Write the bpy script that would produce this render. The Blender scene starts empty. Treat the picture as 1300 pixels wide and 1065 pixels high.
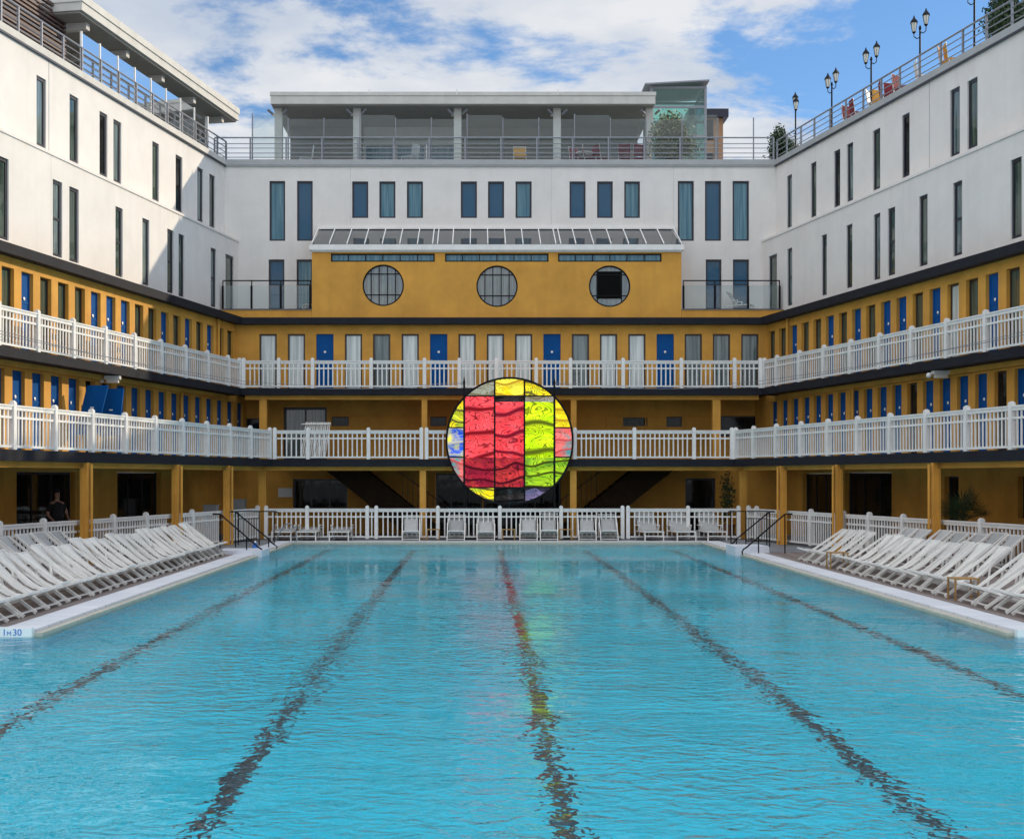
import bpy, math, random
from mathutils import Vector, Matrix
random.seed(7)
sc = bpy.context.scene
COL = sc.collection
R = math.radians
F0, PX, PY, CZ = 1730.0, 607.0, 605.0, 2.29      # focal (px of a 1300 px wide picture), principal point, eye height
def bx(px, Y): return (px - PX) / F0 * Y
def bz(py, Y): return CZ + (PY - py) / F0 * Y
TH = math.atan(.1925); SN, CS = math.sin(TH), math.cos(TH)
AX = .85
# ------------------------------------------------------------------ objects
def tag(o, label=None, cat=None, group=None, kind=None):
    if label: o['label'] = label
    if cat: o['category'] = cat
    if group: o['group'] = group
    if kind: o['kind'] = kind
    return o
def empty(name, loc=(0, 0, 0), rz=0, label=None, cat=None, group=None):
    o = bpy.data.objects.new(name, None); COL.objects.link(o)
    o.location = loc; o.rotation_euler = (0, 0, rz); o.empty_display_size = .2
    return tag(o, label, cat, group)
def copy_tree(o, parent=None):
    c = o.copy(); COL.objects.link(c)
    if parent: c.parent = parent
    for ch in o.children: copy_tree(ch, c)
    return c
class MB:
    def __init__(s): s.v = []; s.f = []; s.sm = False
    def quad(s, a, b, c, d):
        n = len(s.v); s.v += [tuple(a), tuple(b), tuple(c), tuple(d)]; s.f.append((n, n+1, n+2, n+3))
    def poly(s, pts):
        n = len(s.v); s.v += [tuple(p) for p in pts]; s.f.append(tuple(range(n, n+len(pts))))
    def hexa(s, p):      # 8 points, bottom ring then top ring
        n = len(s.v); s.v += [tuple(q) for q in p]
        s.f += [(n+3, n+2, n+1, n), (n+4, n+5, n+6, n+7), (n, n+1, n+5, n+4), (n+1, n+2, n+6, n+5), (n+2, n+3, n+7, n+6), (n+3, n, n+4, n+7)]
    def box(s, x0, x1, y0, y1, z0, z1):
        s.hexa([(x0,y0,z0),(x1,y0,z0),(x1,y1,z0),(x0,y1,z0),(x0,y0,z1),(x1,y0,z1),(x1,y1,z1),(x0,y1,z1)])
    def bar(s, a, b, w, h, up=(0, 0, 1)):
        a = Vector(a); b = Vector(b); t = (b-a).normalized(); up = Vector(up)
        if abs(t.dot(up)) > .98: up = Vector((0, 1, 0))
        r = t.cross(up).normalized(); q = r.cross(t).normalized()
        r *= w/2; q *= h/2
        s.hexa([a-r-q, a+r-q, b+r-q, b-r-q, a-r+q, a+r+q, b+r+q, b-r+q])
    def tube(s, pts, r, n=8, r1=None):
        pts = [Vector(p) for p in pts]; m = len(pts); base = len(s.v); r1 = r if r1 is None else r1
        for i, p in enumerate(pts):
            t = (pts[min(i+1, m-1)] - pts[max(i-1, 0)]).normalized()
            up = Vector((0, 0, 1)) if abs(t.z) < .95 else Vector((0, 1, 0))
            a = t.cross(up).normalized(); b = a.cross(t)
            rr = r + (r1-r)*i/(m-1)
            for k in range(n):
                an = 2*math.pi*k/n; s.v.append(tuple(p + a*math.cos(an)*rr + b*math.sin(an)*rr))
        for i in range(m-1):
            for k in range(n):
                s.f.append((base+i*n+k, base+i*n+(k+1) % n, base+(i+1)*n+(k+1) % n, base+(i+1)*n+k))
        s.f.append(tuple(base+k for k in range(n))[::-1]); s.f.append(tuple(base+(m-1)*n+k for k in range(n)))
    def lathe(s, c, prof, n=10):
        base = len(s.v); m = len(prof)
        for r, z in prof:
            for k in range(n):
                an = 2*math.pi*k/n; s.v.append((c[0]+r*math.cos(an), c[1]+r*math.sin(an), c[2]+z))
        for i in range(m-1):
            for k in range(n):
                s.f.append((base+i*n+k, base+i*n+(k+1) % n, base+(i+1)*n+(k+1) % n, base+(i+1)*n+k))
        s.f.append(tuple(base+k for k in range(n))[::-1]); s.f.append(tuple(base+(m-1)*n+k for k in range(n)))
    def build(s, name, mat, parent=None, smooth=False):
        me = bpy.data.meshes.new(name); me.from_pydata(s.v, [], s.f)
        me.materials.append(mat)
        if smooth: me.polygons.foreach_set('use_smooth', [True]*len(me.polygons))
        me.update()
        o = bpy.data.objects.new(name, me); COL.objects.link(o)
        if parent: o.parent = parent
        return o
class Fr:                                         # facade frame: u along the wall, d towards the court, z up
    def __init__(s, o, t, n): s.o = Vector(o); s.t = Vector(t); s.n = Vector(n)
    def P(s, u, d, z): return s.o + s.t*u + s.n*d + Vector((0, 0, z))
    def box(s, mb, u0, u1, d0, d1, z0, z1):
        mb.hexa([s.P(u0,d0,z0), s.P(u1,d0,z0), s.P(u1,d1,z0), s.P(u0,d1,z0), s.P(u0,d0,z1), s.P(u1,d0,z1), s.P(u1,d1,z1), s.P(u0,d1,z1)])
class Wing(Fr):
    def __init__(s, side):
        s.side = side
        Fr.__init__(s, (AX+side*7.96, 47, 0), (-side*SN, CS, 0), (-side*CS, -SN, 0))
    def uY(s, Y, off): return (Y-47-off*SN)/CS
    def u(s, px, off):
        K = 17.0075+off/CS; q = (px-PX)/F0
        Y = (AX+s.side*K)/(q+s.side*.1925)
        return s.uY(Y, off)
    def z(s, px, py, off):
        K = 17.0075+off/CS; Y = (AX+s.side*K)/((px-PX)/F0+s.side*.1925)
        return bz(py, Y)
BK = Fr((0, 47, 0), (1, 0, 0), (0, -1, 0))
def bku(px, Y): return bx(px, Y)
WL, WR = Wing(-1), Wing(1)
# ------------------------------------------------------------------ materials
def nodes(name):
    m = bpy.data.materials.new(name); m.use_nodes = True
    nt = m.node_tree; b = nt.nodes['Principled BSDF']
    return m, nt, b
def setb(b, **k):
    for a, v in k.items():
        n = {'col': 'Base Color', 'rough': 'Roughness', 'metal': 'Metallic', 'spec': 'Specular IOR Level', 'ior': 'IOR', 'trans': 'Transmission Weight', 'alpha': 'Alpha', 'coat': 'Coat Weight'}[a]
        b.inputs[n].default_value = (*v, 1) if a == 'col' else v
def mat(name, col, rough=.6, var=.12, scale=3., bump=0., bscale=30., metal=0., spec=.5, stretch=(1, 1, 1), streak=0., col2=None):
    m, nt, b = nodes(name); setb(b, rough=rough, metal=metal, spec=spec)
    L = nt.links.new; N = nt.nodes.new
    g = N('ShaderNodeNewGeometry'); mp = N('ShaderNodeMapping'); mp.inputs['Scale'].default_value = stretch
    L(g.outputs['Position'], mp.inputs['Vector'])
    n1 = N('ShaderNodeTexNoise'); n1.inputs['Scale'].default_value = scale; n1.inputs['Detail'].default_value = 6; n1.inputs['Roughness'].default_value = .65
    L(mp.outputs[0], n1.inputs['Vector'])
    mx = N('ShaderNodeMix'); mx.data_type = 'RGBA'
    c2 = col2 or tuple(c*(1-var) for c in col)
    mx.inputs['A'].default_value = (*tuple(min(1, c*(1+var*.35)) for c in col), 1); mx.inputs['B'].default_value = (*c2, 1)
    rp = N('ShaderNodeMapRange'); rp.inputs[1].default_value = .35; rp.inputs[2].default_value = .7
    L(n1.outputs['Fac'], rp.inputs[0]); L(rp.outputs[0], mx.inputs['Factor'])
    out = mx.outputs['Result']
    if streak:
        mp2 = N('ShaderNodeMapping'); mp2.inputs['Scale'].default_value = (2.2, 2.2, .12); L(g.outputs['Position'], mp2.inputs['Vector'])
        n3 = N('ShaderNodeTexNoise'); n3.inputs['Scale'].default_value = 1.4; n3.inputs['Detail'].default_value = 5; L(mp2.outputs[0], n3.inputs['Vector'])
        r3 = N('ShaderNodeMapRange'); r3.inputs[1].default_value = .52; r3.inputs[2].default_value = .8; r3.inputs[3].default_value = 0; r3.inputs[4].default_value = streak
        L(n3.outputs['Fac'], r3.inputs[0])
        m3 = N('ShaderNodeMix'); m3.data_type = 'RGBA'; L(r3.outputs[0], m3.inputs['Factor']); L(out, m3.inputs['A'])
        m3.inputs['B'].default_value = (*tuple(c*.55 for c in col), 1); out = m3.outputs['Result']
    L(out, b.inputs['Base Color'])
    if bump:
        n2 = N('ShaderNodeTexNoise'); n2.inputs['Scale'].default_value = bscale; n2.inputs['Detail'].default_value = 4
        L(g.outputs['Position'], n2.inputs['Vector'])
        bp = N('ShaderNodeBump'); bp.inputs['Strength'].default_value = bump; bp.inputs['Distance'].default_value = .01
        L(n2.outputs['Fac'], bp.inputs['Height']); L(bp.outputs[0], b.inputs['Normal'])
    return m
MT = {}
MT['stucco'] = mat('white_render', (.77, .735, .695), .85, .07, .9, .35, 60, streak=.14)
MT['ochre'] = mat('ochre_render', (.68, .335, .052), .8, .22, .8, .3, 50, streak=.3)
MT['fascia'] = mat('dark_fascia', (.015, .017, .024), .65, .3, 2.5, .1, 40, spec=.18)
MT['white'] = mat('white_paint', (.82, .805, .775), .45, .1, 4, .1, 60)
MT['whitewood'] = mat('white_lacquered_wood', (.80, .775, .73), .45, .12, 6)
MT['sling'] = mat('sling_fabric', (.70, .675, .625), .9, .12, 5, .3, 200)
MT['slinggrey'] = mat('grey_mesh_fabric', (.42, .42, .41), .9, .12, 8, .3, 200)
MT['coping'] = mat('coping_grey', (.40, .41, .41), .6, .1, 2)
MT['concrete'] = mat('pale_concrete', (.62, .605, .56), .8, .12, 1.5, .2, 30, streak=.2)
MT['soffit'] = mat('grey_soffit', (.30, .29, .26), .8, .1, 2)
MT['steel'] = mat('galvanised_steel', (.26, .27, .30), .45, .15, 6, metal=.25)
MT['black'] = mat('black_metal', (.006, .006, .008), .5, .2, 6, spec=.15)
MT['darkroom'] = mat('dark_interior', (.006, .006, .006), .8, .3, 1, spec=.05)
MT['louver'] = mat('brown_louver', (.12, .075, .065), .6, .15, 4)
MT['winframe'] = mat('dark_window_frame', (.012, .014, .028), .35, .1, 5)
MT['stairbrown'] = mat('brown_stair_steel', (.028, .018, .010), .8, .3, 3, spec=.08)
MT['brownframe'] = mat('brown_window_frame', (.045, .028, .02), .4, .1, 5)
MT['blue'] = mat('blue_door_paint', (.001, .08, .29), .45, .1, 3, spec=.12)
MT['brass'] = mat('white_enamel', (.85, .85, .82), .3, .05, 4)
MT['yellowwood'] = mat('yellow_wood', (.38, .21, .06), .5, .25, 9)
MT['brick'] = mat('brown_cladding', (.36, .2, .1), .7, .15, 3)
MT['lip'] = mat('beige_pool_lip', (.50, .47, .38), .6, .15, 5)
MT['stone'] = mat('pale_stone_coping', (.66, .68, .74), .5, .12, 2.5, .1, 30)
MT['paving'] = mat('grey_paving', (.20, .21, .23), .55, .25, 1.3, .2, 20)
MT['maroon'] = mat('maroon_fabric', (.20, .01, .02), .8, .2, 6)
MT['mustard'] = mat('mustard_fabric', (.62, .32, .05), .8, .15, 6)
MT['skin'] = mat('skin', (.45, .25, .18), .6, .05, 5)
MT['blackcloth'] = mat('black_cloth', (.015, .015, .018), .9, .2, 8)
MT['hair'] = mat('dark_hair', (.03, .02, .015), .7, .2, 10)
MT['leafdark'] = mat('dark_leaves', (.035, .07, .022), .6, .5, 3, col2=(.015, .035, .01))
MT['leafolive'] = mat('olive_leaves', (.20, .20, .09), .6, .5, 2.5, col2=(.06, .085, .03))
MT['bark'] = mat('bark', (.12, .08, .05), .9, .3, 8)
MT['lampglass'] = mat('lantern_glass', (.75, .72, .62), .3, .05, 5)
MT['bluepaint'] = mat('blue_numerals', (.02, .16, .55), .5, .05, 5)
MT['plastic'] = mat('white_plastic', (.7, .7, .68), .4, .05, 5)
MT['pot'] = mat('clay_pot', (.25, .12, .07), .8, .2, 6)
MT['lane'] = mat('lane_tiles', (.008, .04, .06), .4, .3, 6)
def glassy(name, col, ior=1.8, rough=.04, curtains=None, metal=0.):
    """window pane: dark or curtained room behind a reflecting sheet"""
    m, nt, b = nodes(name); L = nt.links.new; N = nt.nodes.new
    setb(b, rough=rough, ior=ior, metal=metal)
    g = N('ShaderNodeNewGeometry')
    if curtains:
        mp = N('ShaderNodeMapping'); mp.inputs['Scale'].default_value = (9, 9, .35); L(g.outputs['Position'], mp.inputs['Vector'])
        n1 = N('ShaderNodeTexNoise'); n1.inputs['Scale'].default_value = 1.2; n1.inputs['Detail'].default_value = 3; L(mp.outputs[0], n1.inputs['Vector'])
        rp = N('ShaderNodeMapRange'); rp.inputs[1].default_value = .35; rp.inputs[2].default_value = .62; L(n1.outputs['Fac'], rp.inputs[0])
        mx = N('ShaderNodeMix'); mx.data_type = 'RGBA'; mx.inputs['A'].default_value = (*col, 1); mx.inputs['B'].default_value = (*curtains, 1)
        L(rp.outputs[0], mx.inputs['Factor']); L(mx.outputs['Result'], b.inputs['Base Color'])
    else: setb(b, col=col)
    n2 = N('ShaderNodeTexNoise'); n2.inputs['Scale'].default_value = 1.6; L(g.outputs['Position'], n2.inputs['Vector'])
    bp = N('ShaderNodeBump'); bp.inputs['Strength'].default_value = .12; bp.inputs['Distance'].default_value = .03
    L(n2.outputs['Fac'], bp.inputs['Height']); L(bp.outputs[0], b.inputs['Normal'])
    return m
MT['gblue'] = glassy('pane_blue', (.006, .075, .15), 1.5)  # the reflected blue sky is put into the base colour
MT['gcurt'] = glassy('pane_net_curtain', (.03, .13, .19), 1.5, curtains=(.11, .23, .28))  # net curtain over the same painted sky-reflection blue
MT['ggreen'] = glassy('pane_green', (.03, .05, .04), 1.7, curtains=(.09, .12, .09))
MT['gdark'] = glassy('pane_dark', (.006, .007, .008), 1.33, curtains=(.02, .02, .018))
MT['gpale'] = glassy('pane_pale_reflection', (.42, .48, .47), 1.7, curtains=(.72, .78, .76))  # reflection of a bright facade painted as pale pane and curtain tones
MT['gteal'] = glassy('pane_grey_curtain', (.06, .09, .09), 1.6, curtains=(.20, .25, .25))
MT['ground_glass'] = glassy('pane_round', (.06, .09, .095), 2.0, curtains=(.13, .17, .17))
def clear(name, tint, fac=.12, rough=.02, haze=0.):
    m = bpy.data.materials.new(name); m.use_nodes = True; nt = m.node_tree; nt.nodes.clear()
    N = nt.nodes.new; L = nt.links.new
    o = N('ShaderNodeOutputMaterial'); t = N('ShaderNodeBsdfTransparent'); t.inputs[0].default_value = (*tint, 1)
    g = N('ShaderNodeBsdfGlossy'); g.inputs['Roughness'].default_value = rough
    f = N('ShaderNodeFresnel'); f.inputs[0].default_value = 1.5
    mx = N('ShaderNodeMixShader'); L(f.outputs[0], mx.inputs[0]); L(t.outputs[0], mx.inputs[1]); L(g.outputs[0], mx.inputs[2])
    d = N('ShaderNodeBsdfDiffuse'); d.inputs[0].default_value = (.6, .7, .72, 1)
    m2 = N('ShaderNodeMixShader'); m2.inputs[0].default_value = haze; L(mx.outputs[0], m2.inputs[1]); L(d.outputs[0], m2.inputs[2])
    L(m2.outputs[0], o.inputs[0]); return m
MT['clear'] = clear('clear_glass', (.88, .92, .92), haze=.025)
MT['greenglass'] = clear('green_tinted_glass', (.70, .90, .86), haze=.04)
MT['roofglass'] = glassy('roof_glazing', (.035, .038, .04), 1.5, curtains=(.07, .075, .075))
def planks(name, c1, c2, w=.12, axis=0, gap=.07, gd=.2):
    m, nt, b = nodes(name); setb(b, rough=.6); L = nt.links.new; N = nt.nodes.new
    g = N('ShaderNodeNewGeometry'); sp = N('ShaderNodeSeparateXYZ'); L(g.outputs['Position'], sp.inputs[0])
    d = N('ShaderNodeMath'); d.operation = 'DIVIDE'; d.inputs[1].default_value = w; L(sp.outputs[axis], d.inputs[0])
    fl = N('ShaderNodeMath'); fl.operation = 'FLOOR'; L(d.outputs[0], fl.inputs[0])
    fr = N('ShaderNodeMath'); fr.operation = 'FRACT'; L(d.outputs[0], fr.inputs[0])
    wn = N('ShaderNodeTexWhiteNoise'); wn.noise_dimensions = '1D'; L(fl.outputs[0], wn.inputs['W'])
    mx = N('ShaderNodeMix'); mx.data_type = 'RGBA'; mx.inputs['A'].default_value = (*c1, 1); mx.inputs['B'].default_value = (*c2, 1); L(wn.outputs['Value'], mx.inputs['Factor'])
    gp = N('ShaderNodeMath'); gp.operation = 'GREATER_THAN'; gp.inputs[1].default_value = gap; L(fr.outputs[0], gp.inputs[0])
    m2 = N('ShaderNodeMix'); m2.data_type = 'RGBA'; m2.inputs['A'].default_value = (c1[0]*gd, c1[1]*gd, c1[2]*gd, 1); L(gp.outputs[0], m2.inputs['Factor']); L(mx.outputs['Result'], m2.inputs['B'])
    L(m2.outputs['Result'], b.inputs['Base Color']); return m
MT['stonec'] = planks('jointed_stone_coping', (.60, .615, .65), (.68, .69, .72), .6, 1, .03, .55)
MT['decking'] = planks('timber_decking', (.17, .13, .115), (.25, .20, .18), .14, 0)
for q_ in ('sling', 'slinggrey'):          # every cloth has weathered a little differently
    nt_ = MT[q_].node_tree; b_ = nt_.nodes['Principled BSDF']; src = b_.inputs['Base Color'].links[0].from_socket
    oi = nt_.nodes.new('ShaderNodeObjectInfo'); rr_ = nt_.nodes.new('ShaderNodeMapRange'); rr_.inputs[3].default_value = .78; rr_.inputs[4].default_value = 1.08; nt_.links.new(oi.outputs['Random'], rr_.inputs[0])
    vv = nt_.nodes.new('ShaderNodeVectorMath'); vv.operation = 'SCALE'; nt_.links.new(src, vv.inputs[0]); nt_.links.new(rr_.outputs[0], vv.inputs['Scale']); nt_.links.new(vv.outputs[0], b_.inputs['Base Color'])
# pool tiles: small mosaic
def pooltile():
    m, nt, b = nodes('turquoise_pool_mosaic'); setb(b, rough=.4); L = nt.links.new; N = nt.nodes.new
    g = N('ShaderNodeNewGeometry')
    n1 = N('ShaderNodeTexNoise'); n1.inputs['Scale'].default_value = .35; n1.inputs['Detail'].default_value = 5; L(g.outputs['Position'], n1.inputs['Vector'])
    mx = N('ShaderNodeMix'); mx.data_type = 'RGBA'; mx.inputs['A'].default_value = (.004, .74, .95, 1); mx.inputs['B'].default_value = (.008, .83, 1, 1)
    L(n1.outputs['Fac'], mx.inputs['Factor'])
    br = N('ShaderNodeTexBrick'); br.inputs['Scale'].default_value = 1; br.offset = 0
    br.inputs['Color1'].default_value = (1, 1, 1, 1); br.inputs['Color2'].default_value = (.93, .93, .93, 1); br.inputs['Mortar'].default_value = (.8, .8, .8, 1)
    br.inputs['Brick Width'].default_value = .3; br.inputs['Row Height'].default_value = .3; br.inputs['Mortar Size'].default_value = .008
    L(g.outputs['Position'], br.inputs['Vector'])
    mm = N('ShaderNodeMix'); mm.data_type = 'RGBA'; mm.blend_type = 'MULTIPLY'; mm.inputs['Factor'].default_value = 1
    L(mx.outputs['Result'], mm.inputs['A']); L(br.outputs['Color'], mm.inputs['B']); L(mm.outputs['Result'], b.inputs['Base Color'])
    return m
MT['pooltile'] = pooltile()
def water():
    m = bpy.data.materials.new('pool_water'); m.use_nodes = True; nt = m.node_tree; nt.nodes.clear()
    N = nt.nodes.new; L = nt.links.new
    g = N('ShaderNodeNewGeometry')
    def noise(sc_, stretch, det, rough=.55, dist=0.):
        mp = N('ShaderNodeMapping'); mp.inputs['Scale'].default_value = stretch; mp.inputs['Rotation'].default_value = (0, 0, .25); L(g.outputs['Position'], mp.inputs['Vector'])
        n = N('ShaderNodeTexNoise'); n.inputs['Scale'].default_value = sc_; n.inputs['Detail'].default_value = det; n.inputs['Roughness'].default_value = rough; n.inputs['Distortion'].default_value = dist
        L(mp.outputs[0], n.inputs['Vector']); return n
    a = noise(4.0, (1.05, 1.3, 1), 1.6, .45, .7); b_ = noise(.55, (1, 1.3, 1), 2)
    c = noise(.24, (1, .7, 1), 3)             # wind patches: rough and calm water
    rp = N('ShaderNodeMapRange'); rp.inputs[1].default_value = .38; rp.inputs[2].default_value = .62; rp.inputs[3].default_value = .25; rp.inputs[4].default_value = 1.6; L(c.outputs['Fac'], rp.inputs[0])
    a2 = noise(9.5, (1.1, 1.2, 1), 1, .5, .4)
    ma = N('ShaderNodeMath'); ma.operation = 'MULTIPLY_ADD'; ma.inputs[1].default_value = .36; L(a2.outputs['Fac'], ma.inputs[0]); L(a.outputs['Fac'], ma.inputs[2])
    m1 = N('ShaderNodeMath'); m1.operation = 'MULTIPLY'; L(ma.outputs[0], m1.inputs[0]); L(rp.outputs[0], m1.inputs[1])
    bp = N('ShaderNodeBump'); bp.inputs['Strength'].default_value = 1; bp.inputs['Distance'].default_value = .036; L(m1.outputs[0], bp.inputs['Height'])
    b2 = N('ShaderNodeBump'); b2.inputs['Strength'].default_value = 1; b2.inputs['Distance'].default_value = .05; L(b_.outputs['Fac'], b2.inputs['Height']); L(bp.outputs[0], b2.inputs['Normal'])
    p = N('ShaderNodeBsdfRefraction'); p.inputs['IOR'].default_value = 1.33; p.inputs['Roughness'].default_value = 0.02; p.inputs['Color'].default_value = (.96, 1, 1, 1)
    gl = N('ShaderNodeBsdfGlossy'); gl.inputs['Roughness'].default_value = .02
    fr = N('ShaderNodeFresnel'); fr.inputs[0].default_value = 1.33
    for q in (p, gl, fr): L(b2.outputs[0], q.inputs['Normal'])
    mx = N('ShaderNodeMixShader'); L(fr.outputs[0], mx.inputs[0]); L(p.outputs[0], mx.inputs[1]); L(gl.outputs[0], mx.inputs[2])
    o = N('ShaderNodeOutputMaterial'); L(mx.outputs[0], o.inputs[0]); return m
MT['water'] = water()
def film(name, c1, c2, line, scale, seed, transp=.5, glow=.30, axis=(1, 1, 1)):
    """coloured translucent sheet with swirling darker bands"""
    m = bpy.data.materials.new(name); m.use_nodes = True; nt = m.node_tree; nt.nodes.clear(); N = nt.nodes.new; L = nt.links.new
    g = N('ShaderNodeNewGeometry'); mp = N('ShaderNodeMapping'); mp.inputs['Location'].default_value = (seed*3.1, seed, seed*1.7); mp.inputs['Scale'].default_value = axis; L(g.outputs['Position'], mp.inputs['Vector'])
    w = N('ShaderNodeTexWave'); w.wave_type = 'BANDS'; w.bands_direction = 'Z'; w.inputs['Scale'].default_value = scale*.33; w.inputs['Distortion'].default_value = 7; w.inputs['Detail'].default_value = 1.5; w.inputs['Detail Scale'].default_value = .9
    L(mp.outputs[0], w.inputs['Vector'])
    n1 = N('ShaderNodeTexNoise'); n1.inputs['Scale'].default_value = 1.3; n1.inputs['Distortion'].default_value = 1.2; L(mp.outputs[0], n1.inputs['Vector'])
    r0 = N('ShaderNodeMapRange'); r0.inputs[1].default_value = .42; r0.inputs[2].default_value = .6; L(n1.outputs['Fac'], r0.inputs[0])
    mx = N('ShaderNodeMix'); mx.data_type = 'RGBA'; mx.inputs['A'].default_value = (*c1, 1); mx.inputs['B'].default_value = (*c2, 1); L(r0.outputs[0], mx.inputs['Factor'])
    r1 = N('ShaderNodeMapRange'); r1.inputs[1].default_value = .84; r1.inputs[2].default_value = .99; L(w.outputs['Fac'], r1.inputs[0])
    mp3 = N('ShaderNodeMapping'); mp3.inputs['Location'].default_value = (seed, 0, seed*2); mp3.inputs['Scale'].default_value = (1.1, 1, 1.9); L(g.outputs['Position'], mp3.inputs['Vector'])
    n3 = N('ShaderNodeTexNoise'); n3.inputs['Scale'].default_value = 1.1; n3.inputs['Detail'].default_value = .6; n3.inputs['Distortion'].default_value = 1.6; L(mp3.outputs[0], n3.inputs['Vector'])
    s1 = N('ShaderNodeMath'); s1.operation = 'MULTIPLY'; s1.inputs[1].default_value = 62; L(n3.outputs['Fac'], s1.inputs[0])
    s2 = N('ShaderNodeMath'); s2.operation = 'SINE'; L(s1.outputs[0], s2.inputs[0])
    r3 = N('ShaderNodeMapRange'); r3.inputs[1].default_value = .35; r3.inputs[2].default_value = .9; r3.inputs[4].default_value = .8; L(s2.outputs[0], r3.inputs[0])
    mxx = N('ShaderNodeMath'); mxx.operation = 'MAXIMUM'; L(r1.outputs[0], mxx.inputs[0]); L(r3.outputs[0], mxx.inputs[1])
    m2 = N('ShaderNodeMix'); m2.data_type = 'RGBA'; L(mxx.outputs[0], m2.inputs['Factor']); L(mx.outputs['Result'], m2.inputs['A']); m2.inputs['B'].default_value = (*line, 1)
    d = N('ShaderNodeBsdfDiffuse'); L(m2.outputs['Result'], d.inputs[0])
    gs = N('ShaderNodeBsdfGlossy'); gs.inputs['Roughness'].default_value = .08; L(m2.outputs['Result'], gs.inputs[0])
    bp = N('ShaderNodeBump'); bp.inputs['Strength'].default_value = .35; bp.inputs['Distance'].default_value = .03; L(w.outputs['Fac'], bp.inputs['Height']); L(bp.outputs[0], gs.inputs['Normal'])
    a = N('ShaderNodeMixShader'); a.inputs[0].default_value = .85; L(d.outputs[0], a.inputs[1]); L(gs.outputs[0], a.inputs[2])
    t = N('ShaderNodeBsdfTransparent'); L(m2.outputs['Result'], t.inputs[0])
    b = N('ShaderNodeMixShader'); b.inputs[0].default_value = transp; L(a.outputs[0], b.inputs[1]); L(t.outputs[0], b.inputs[2])
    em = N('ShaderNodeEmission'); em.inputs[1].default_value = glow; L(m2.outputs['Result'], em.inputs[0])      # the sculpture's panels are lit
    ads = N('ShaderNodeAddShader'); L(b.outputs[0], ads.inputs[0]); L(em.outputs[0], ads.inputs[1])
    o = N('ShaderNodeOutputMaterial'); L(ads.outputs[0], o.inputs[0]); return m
# ------------------------------------------------------------------ wall with openings
def wall(F, d, u0, u1, z0, z1, holes, depth=.18, circles=()):
    mb = MB(); rects = list(holes)+[(c[0]-c[2], c[0]+c[2], c[1]-c[2], c[1]+c[2]) for c in circles]
    us = sorted({round(q, 4) for q in [u0, u1]+[h[0] for h in rects]+[h[1] for h in rects] if u0-1e-4 <= q <= u1+1e-4})
    zs = sorted({round(q, 4) for q in [z0, z1]+[h[2] for h in rects]+[h[3] for h in rects] if z0-1e-4 <= q <= z1+1e-4})
    for j in range(len(zs)-1):
        zc = (zs[j]+zs[j+1])/2; run = None
        for i in range(len(us)-1):
            uc = (us[i]+us[i+1])/2
            inside = any(h[0] < uc < h[1] and h[2] < zc < h[3] for h in rects)
            if not inside and run is None: run = us[i]
            if run is not None and (inside or i == len(us)-2):
                e = us[i] if inside else us[i+1]
                mb.quad(F.P(run, d, zs[j]), F.P(e, d, zs[j]), F.P(e, d, zs[j+1]), F.P(run, d, zs[j+1])); run = None
    for a, b, c, e in holes:
        k = d-depth; c0, e0 = max(c, z0), min(e, z1)
        mb.quad(F.P(a, d, c0), F.P(a, k, c0), F.P(a, k, e0), F.P(a, d, e0)); mb.quad(F.P(b, k, c0), F.P(b, d, c0), F.P(b, d, e0), F.P(b, k, e0))
        mb.quad(F.P(a, d, e0), F.P(a, k, e0), F.P(b, k, e0), F.P(b, d, e0)); mb.quad(F.P(a, k, c0), F.P(a, d, c0), F.P(b, d, c0), F.P(b, k, c0))
    for uc, zc, r in circles:
        n = 48
        def sq(an):
            c, s = math.cos(an), math.sin(an); k = 1/max(abs(c), abs(s)); return uc+r*c*k, zc+r*s*k
        rr = r*.995
        for i in range(n):
            a0, a1 = 2*math.pi*i/n+math.pi/4, 2*math.pi*(i+1)/n+math.pi/4
            p = [(uc+rr*math.cos(a0), zc+rr*math.sin(a0)), (uc+rr*math.cos(a1), zc+rr*math.sin(a1))]
            s0, s1 = sq(a0), sq(a1)
            mb.quad(F.P(p[0][0], d, p[0][1]), F.P(s0[0], d, s0[1]), F.P(s1[0], d, s1[1]), F.P(p[1][0], d, p[1][1]))
            mb.quad(F.P(p[0][0], d, p[0][1]), F.P(p[1][0], d, p[1][1]), F.P(p[1][0], d-depth, p[1][1]), F.P(p[0][0], d-depth, p[0][1]))
    return mb
def window(F, d, a, b, c, e, frame, pane, parent, fw=.045, mull=0, trans=0, label=None):
    """frame ring standing at depth d (its outer face), pane as a sub-part"""
    f = MB(); t = .05; g = .003
    a += g; b -= g; c += g; e -= g
    F.box(f, a, a+fw, d-t, d, c, e); F.box(f, b-fw, b, d-t, d, c, e)
    F.box(f, a+fw, b-fw, d-t, d, c, c+fw); F.box(f, a+fw, b-fw, d-t, d, e-fw, e)
    for i in range(mull):
        u = a+(b-a)*(i+1)/(mull+1); F.box(f, u-fw*.35, u+fw*.35, d-t+.004, d-.004, c+fw, e-fw)
    for i in range(trans):
        z = c+(e-c)*(i+1)/(trans+1); F.box(f, a+fw, b-fw, d-t+.006, d-.006, z-fw*.35, z+fw*.35)
    o = f.build('window', frame, parent)
    p = MB(); F.box(p, a+fw-.002, b-fw+.002, d-t+.012, d-t+.022, c+fw-.002, e-fw+.002)
    p.build('pane', pane, o)
    if label: o['label'] = label
    return o
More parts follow.
